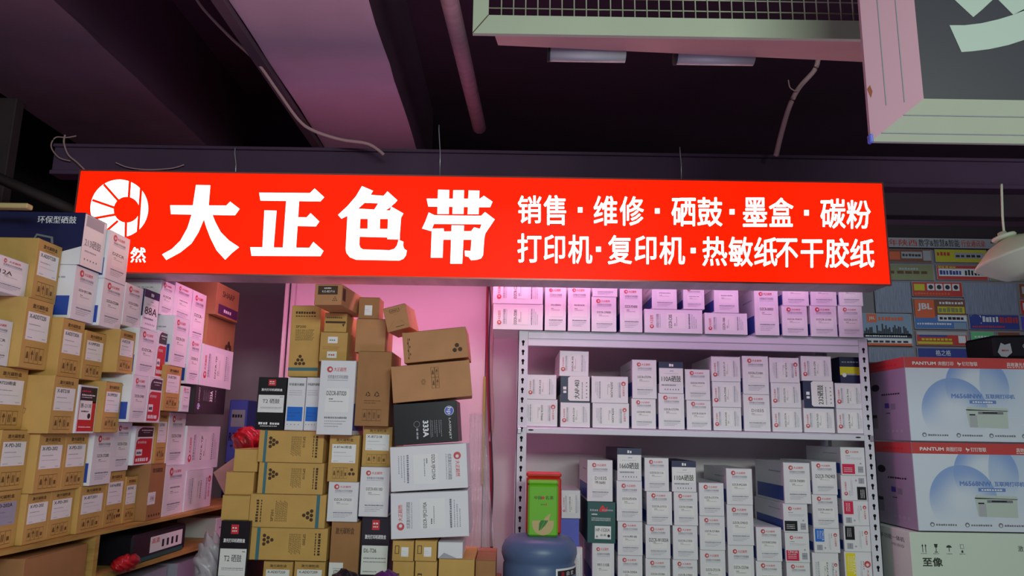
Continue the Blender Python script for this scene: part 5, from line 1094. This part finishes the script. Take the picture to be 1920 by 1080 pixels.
o = mb.build('small_box'); o.location = (-1.33, 3.55, zj_); o.rotation_euler = (0, 0, R(80)); tag(o, 'small white box at the far end of the right compartment', 'box')
place('carton', .5, .26, .4, 'endtext', '', 'up', (-1.375, 2.68, ZR-.46), (0, 0, R(90)), 'pale grey carton on the lowest level of the wooden rack', 'cartons in the wooden rack', bodym='sticker_grey')
place('carton', .46, .26, .4, 'endtext', '', 'up', (-1.35, 3.22, ZR-.46), (0, 0, R(90)), 'second pale grey carton on the lowest level, farther back', 'cartons in the wooden rack', bodym='sticker_grey')
slab('bottom_board', 2.655, 3.9, ZR-.485, ZR-.4605)
# cluster behind the pile: blue box, plum triangle sheet
p0, p1 = at(421, 855, 4.0), at(464, 750, 4.0)
zk = at(430, 990, 4.0).z
mb = MB(); mb.box((p0.x-.02, 3.97, 0), (p1.x+.14, 4.25, zk), 'wood', .004); tag(mb.build('side_table'), 'dark low table in the corner behind the piles', 'table')
place('carton', p1.x-p0.x+.04, .28, .2, 'plain', '', 'up', (p0.x-.0, 4.0, zk+.001), (0, 0, 0), 'dark navy carton underneath the blue box in the corner', bodym='navy')
mb = MB(); hh = p1.z-(zk+.282); mb.box((0, 0, 0), (p1.x-p0.x, .15, hh), 'violet_blue', .004); f = Face(mb, p1.x-p0.x, hh, 'up'); f.rect(.15, .62, .9, .86, 'ink_light', 1); f.dashes(.2, .75, .8, .05, 'ink', 4, 2); f.text('ROG', .1, .42, .7, .54, 'ink', 2, bold=.03); f.dashes(.2, .34, .7, .03, 'navy', 7)
f.rect(0, .0, 1, .12, 'navy', 1)
o = mb.build('blue_box'); o.location = (p0.x, 4.01, zk+.282); tag(o, 'blue box with grey label and dark letters in the back corner', 'box')
mat('bag_clear', '#C8C2CC', .3, 0, 0, 8, 0, (1, 1, 1), .5, .5, .7)
c = at(392, 1070, 2.95); tag(blobmesh(c, (.05, .05, .12), 'bag_clear', 21, .35).build('plastic_bag'), 'whitish crumpled plastic bag left of the lower black toner box', 'bag')
c = at(425, 895, 3.35); mb = MB()
mb.raw([(c.x-.06, 3.35, c.z+.02), (c.x+.03, 3.36, c.z+.09), (c.x+.07, 3.36, c.z-.03), (c.x+.02, 3.35, c.z-.11), (c.x-.06, 3.353, c.z+.02), (c.x+.03, 3.363, c.z+.09), (c.x+.07, 3.363, c.z-.03), (c.x+.02, 3.353, c.z-.11)],
       [(0, 1, 2, 3), (7, 6, 5, 4), (0, 4, 5, 1), (1, 5, 6, 2), (2, 6, 7, 3), (3, 7, 4, 0)], 'board_pink')
tag(mb.build('card_sheet'), 'pinkish sheet of card leaning behind the plain brown boxes', 'card')
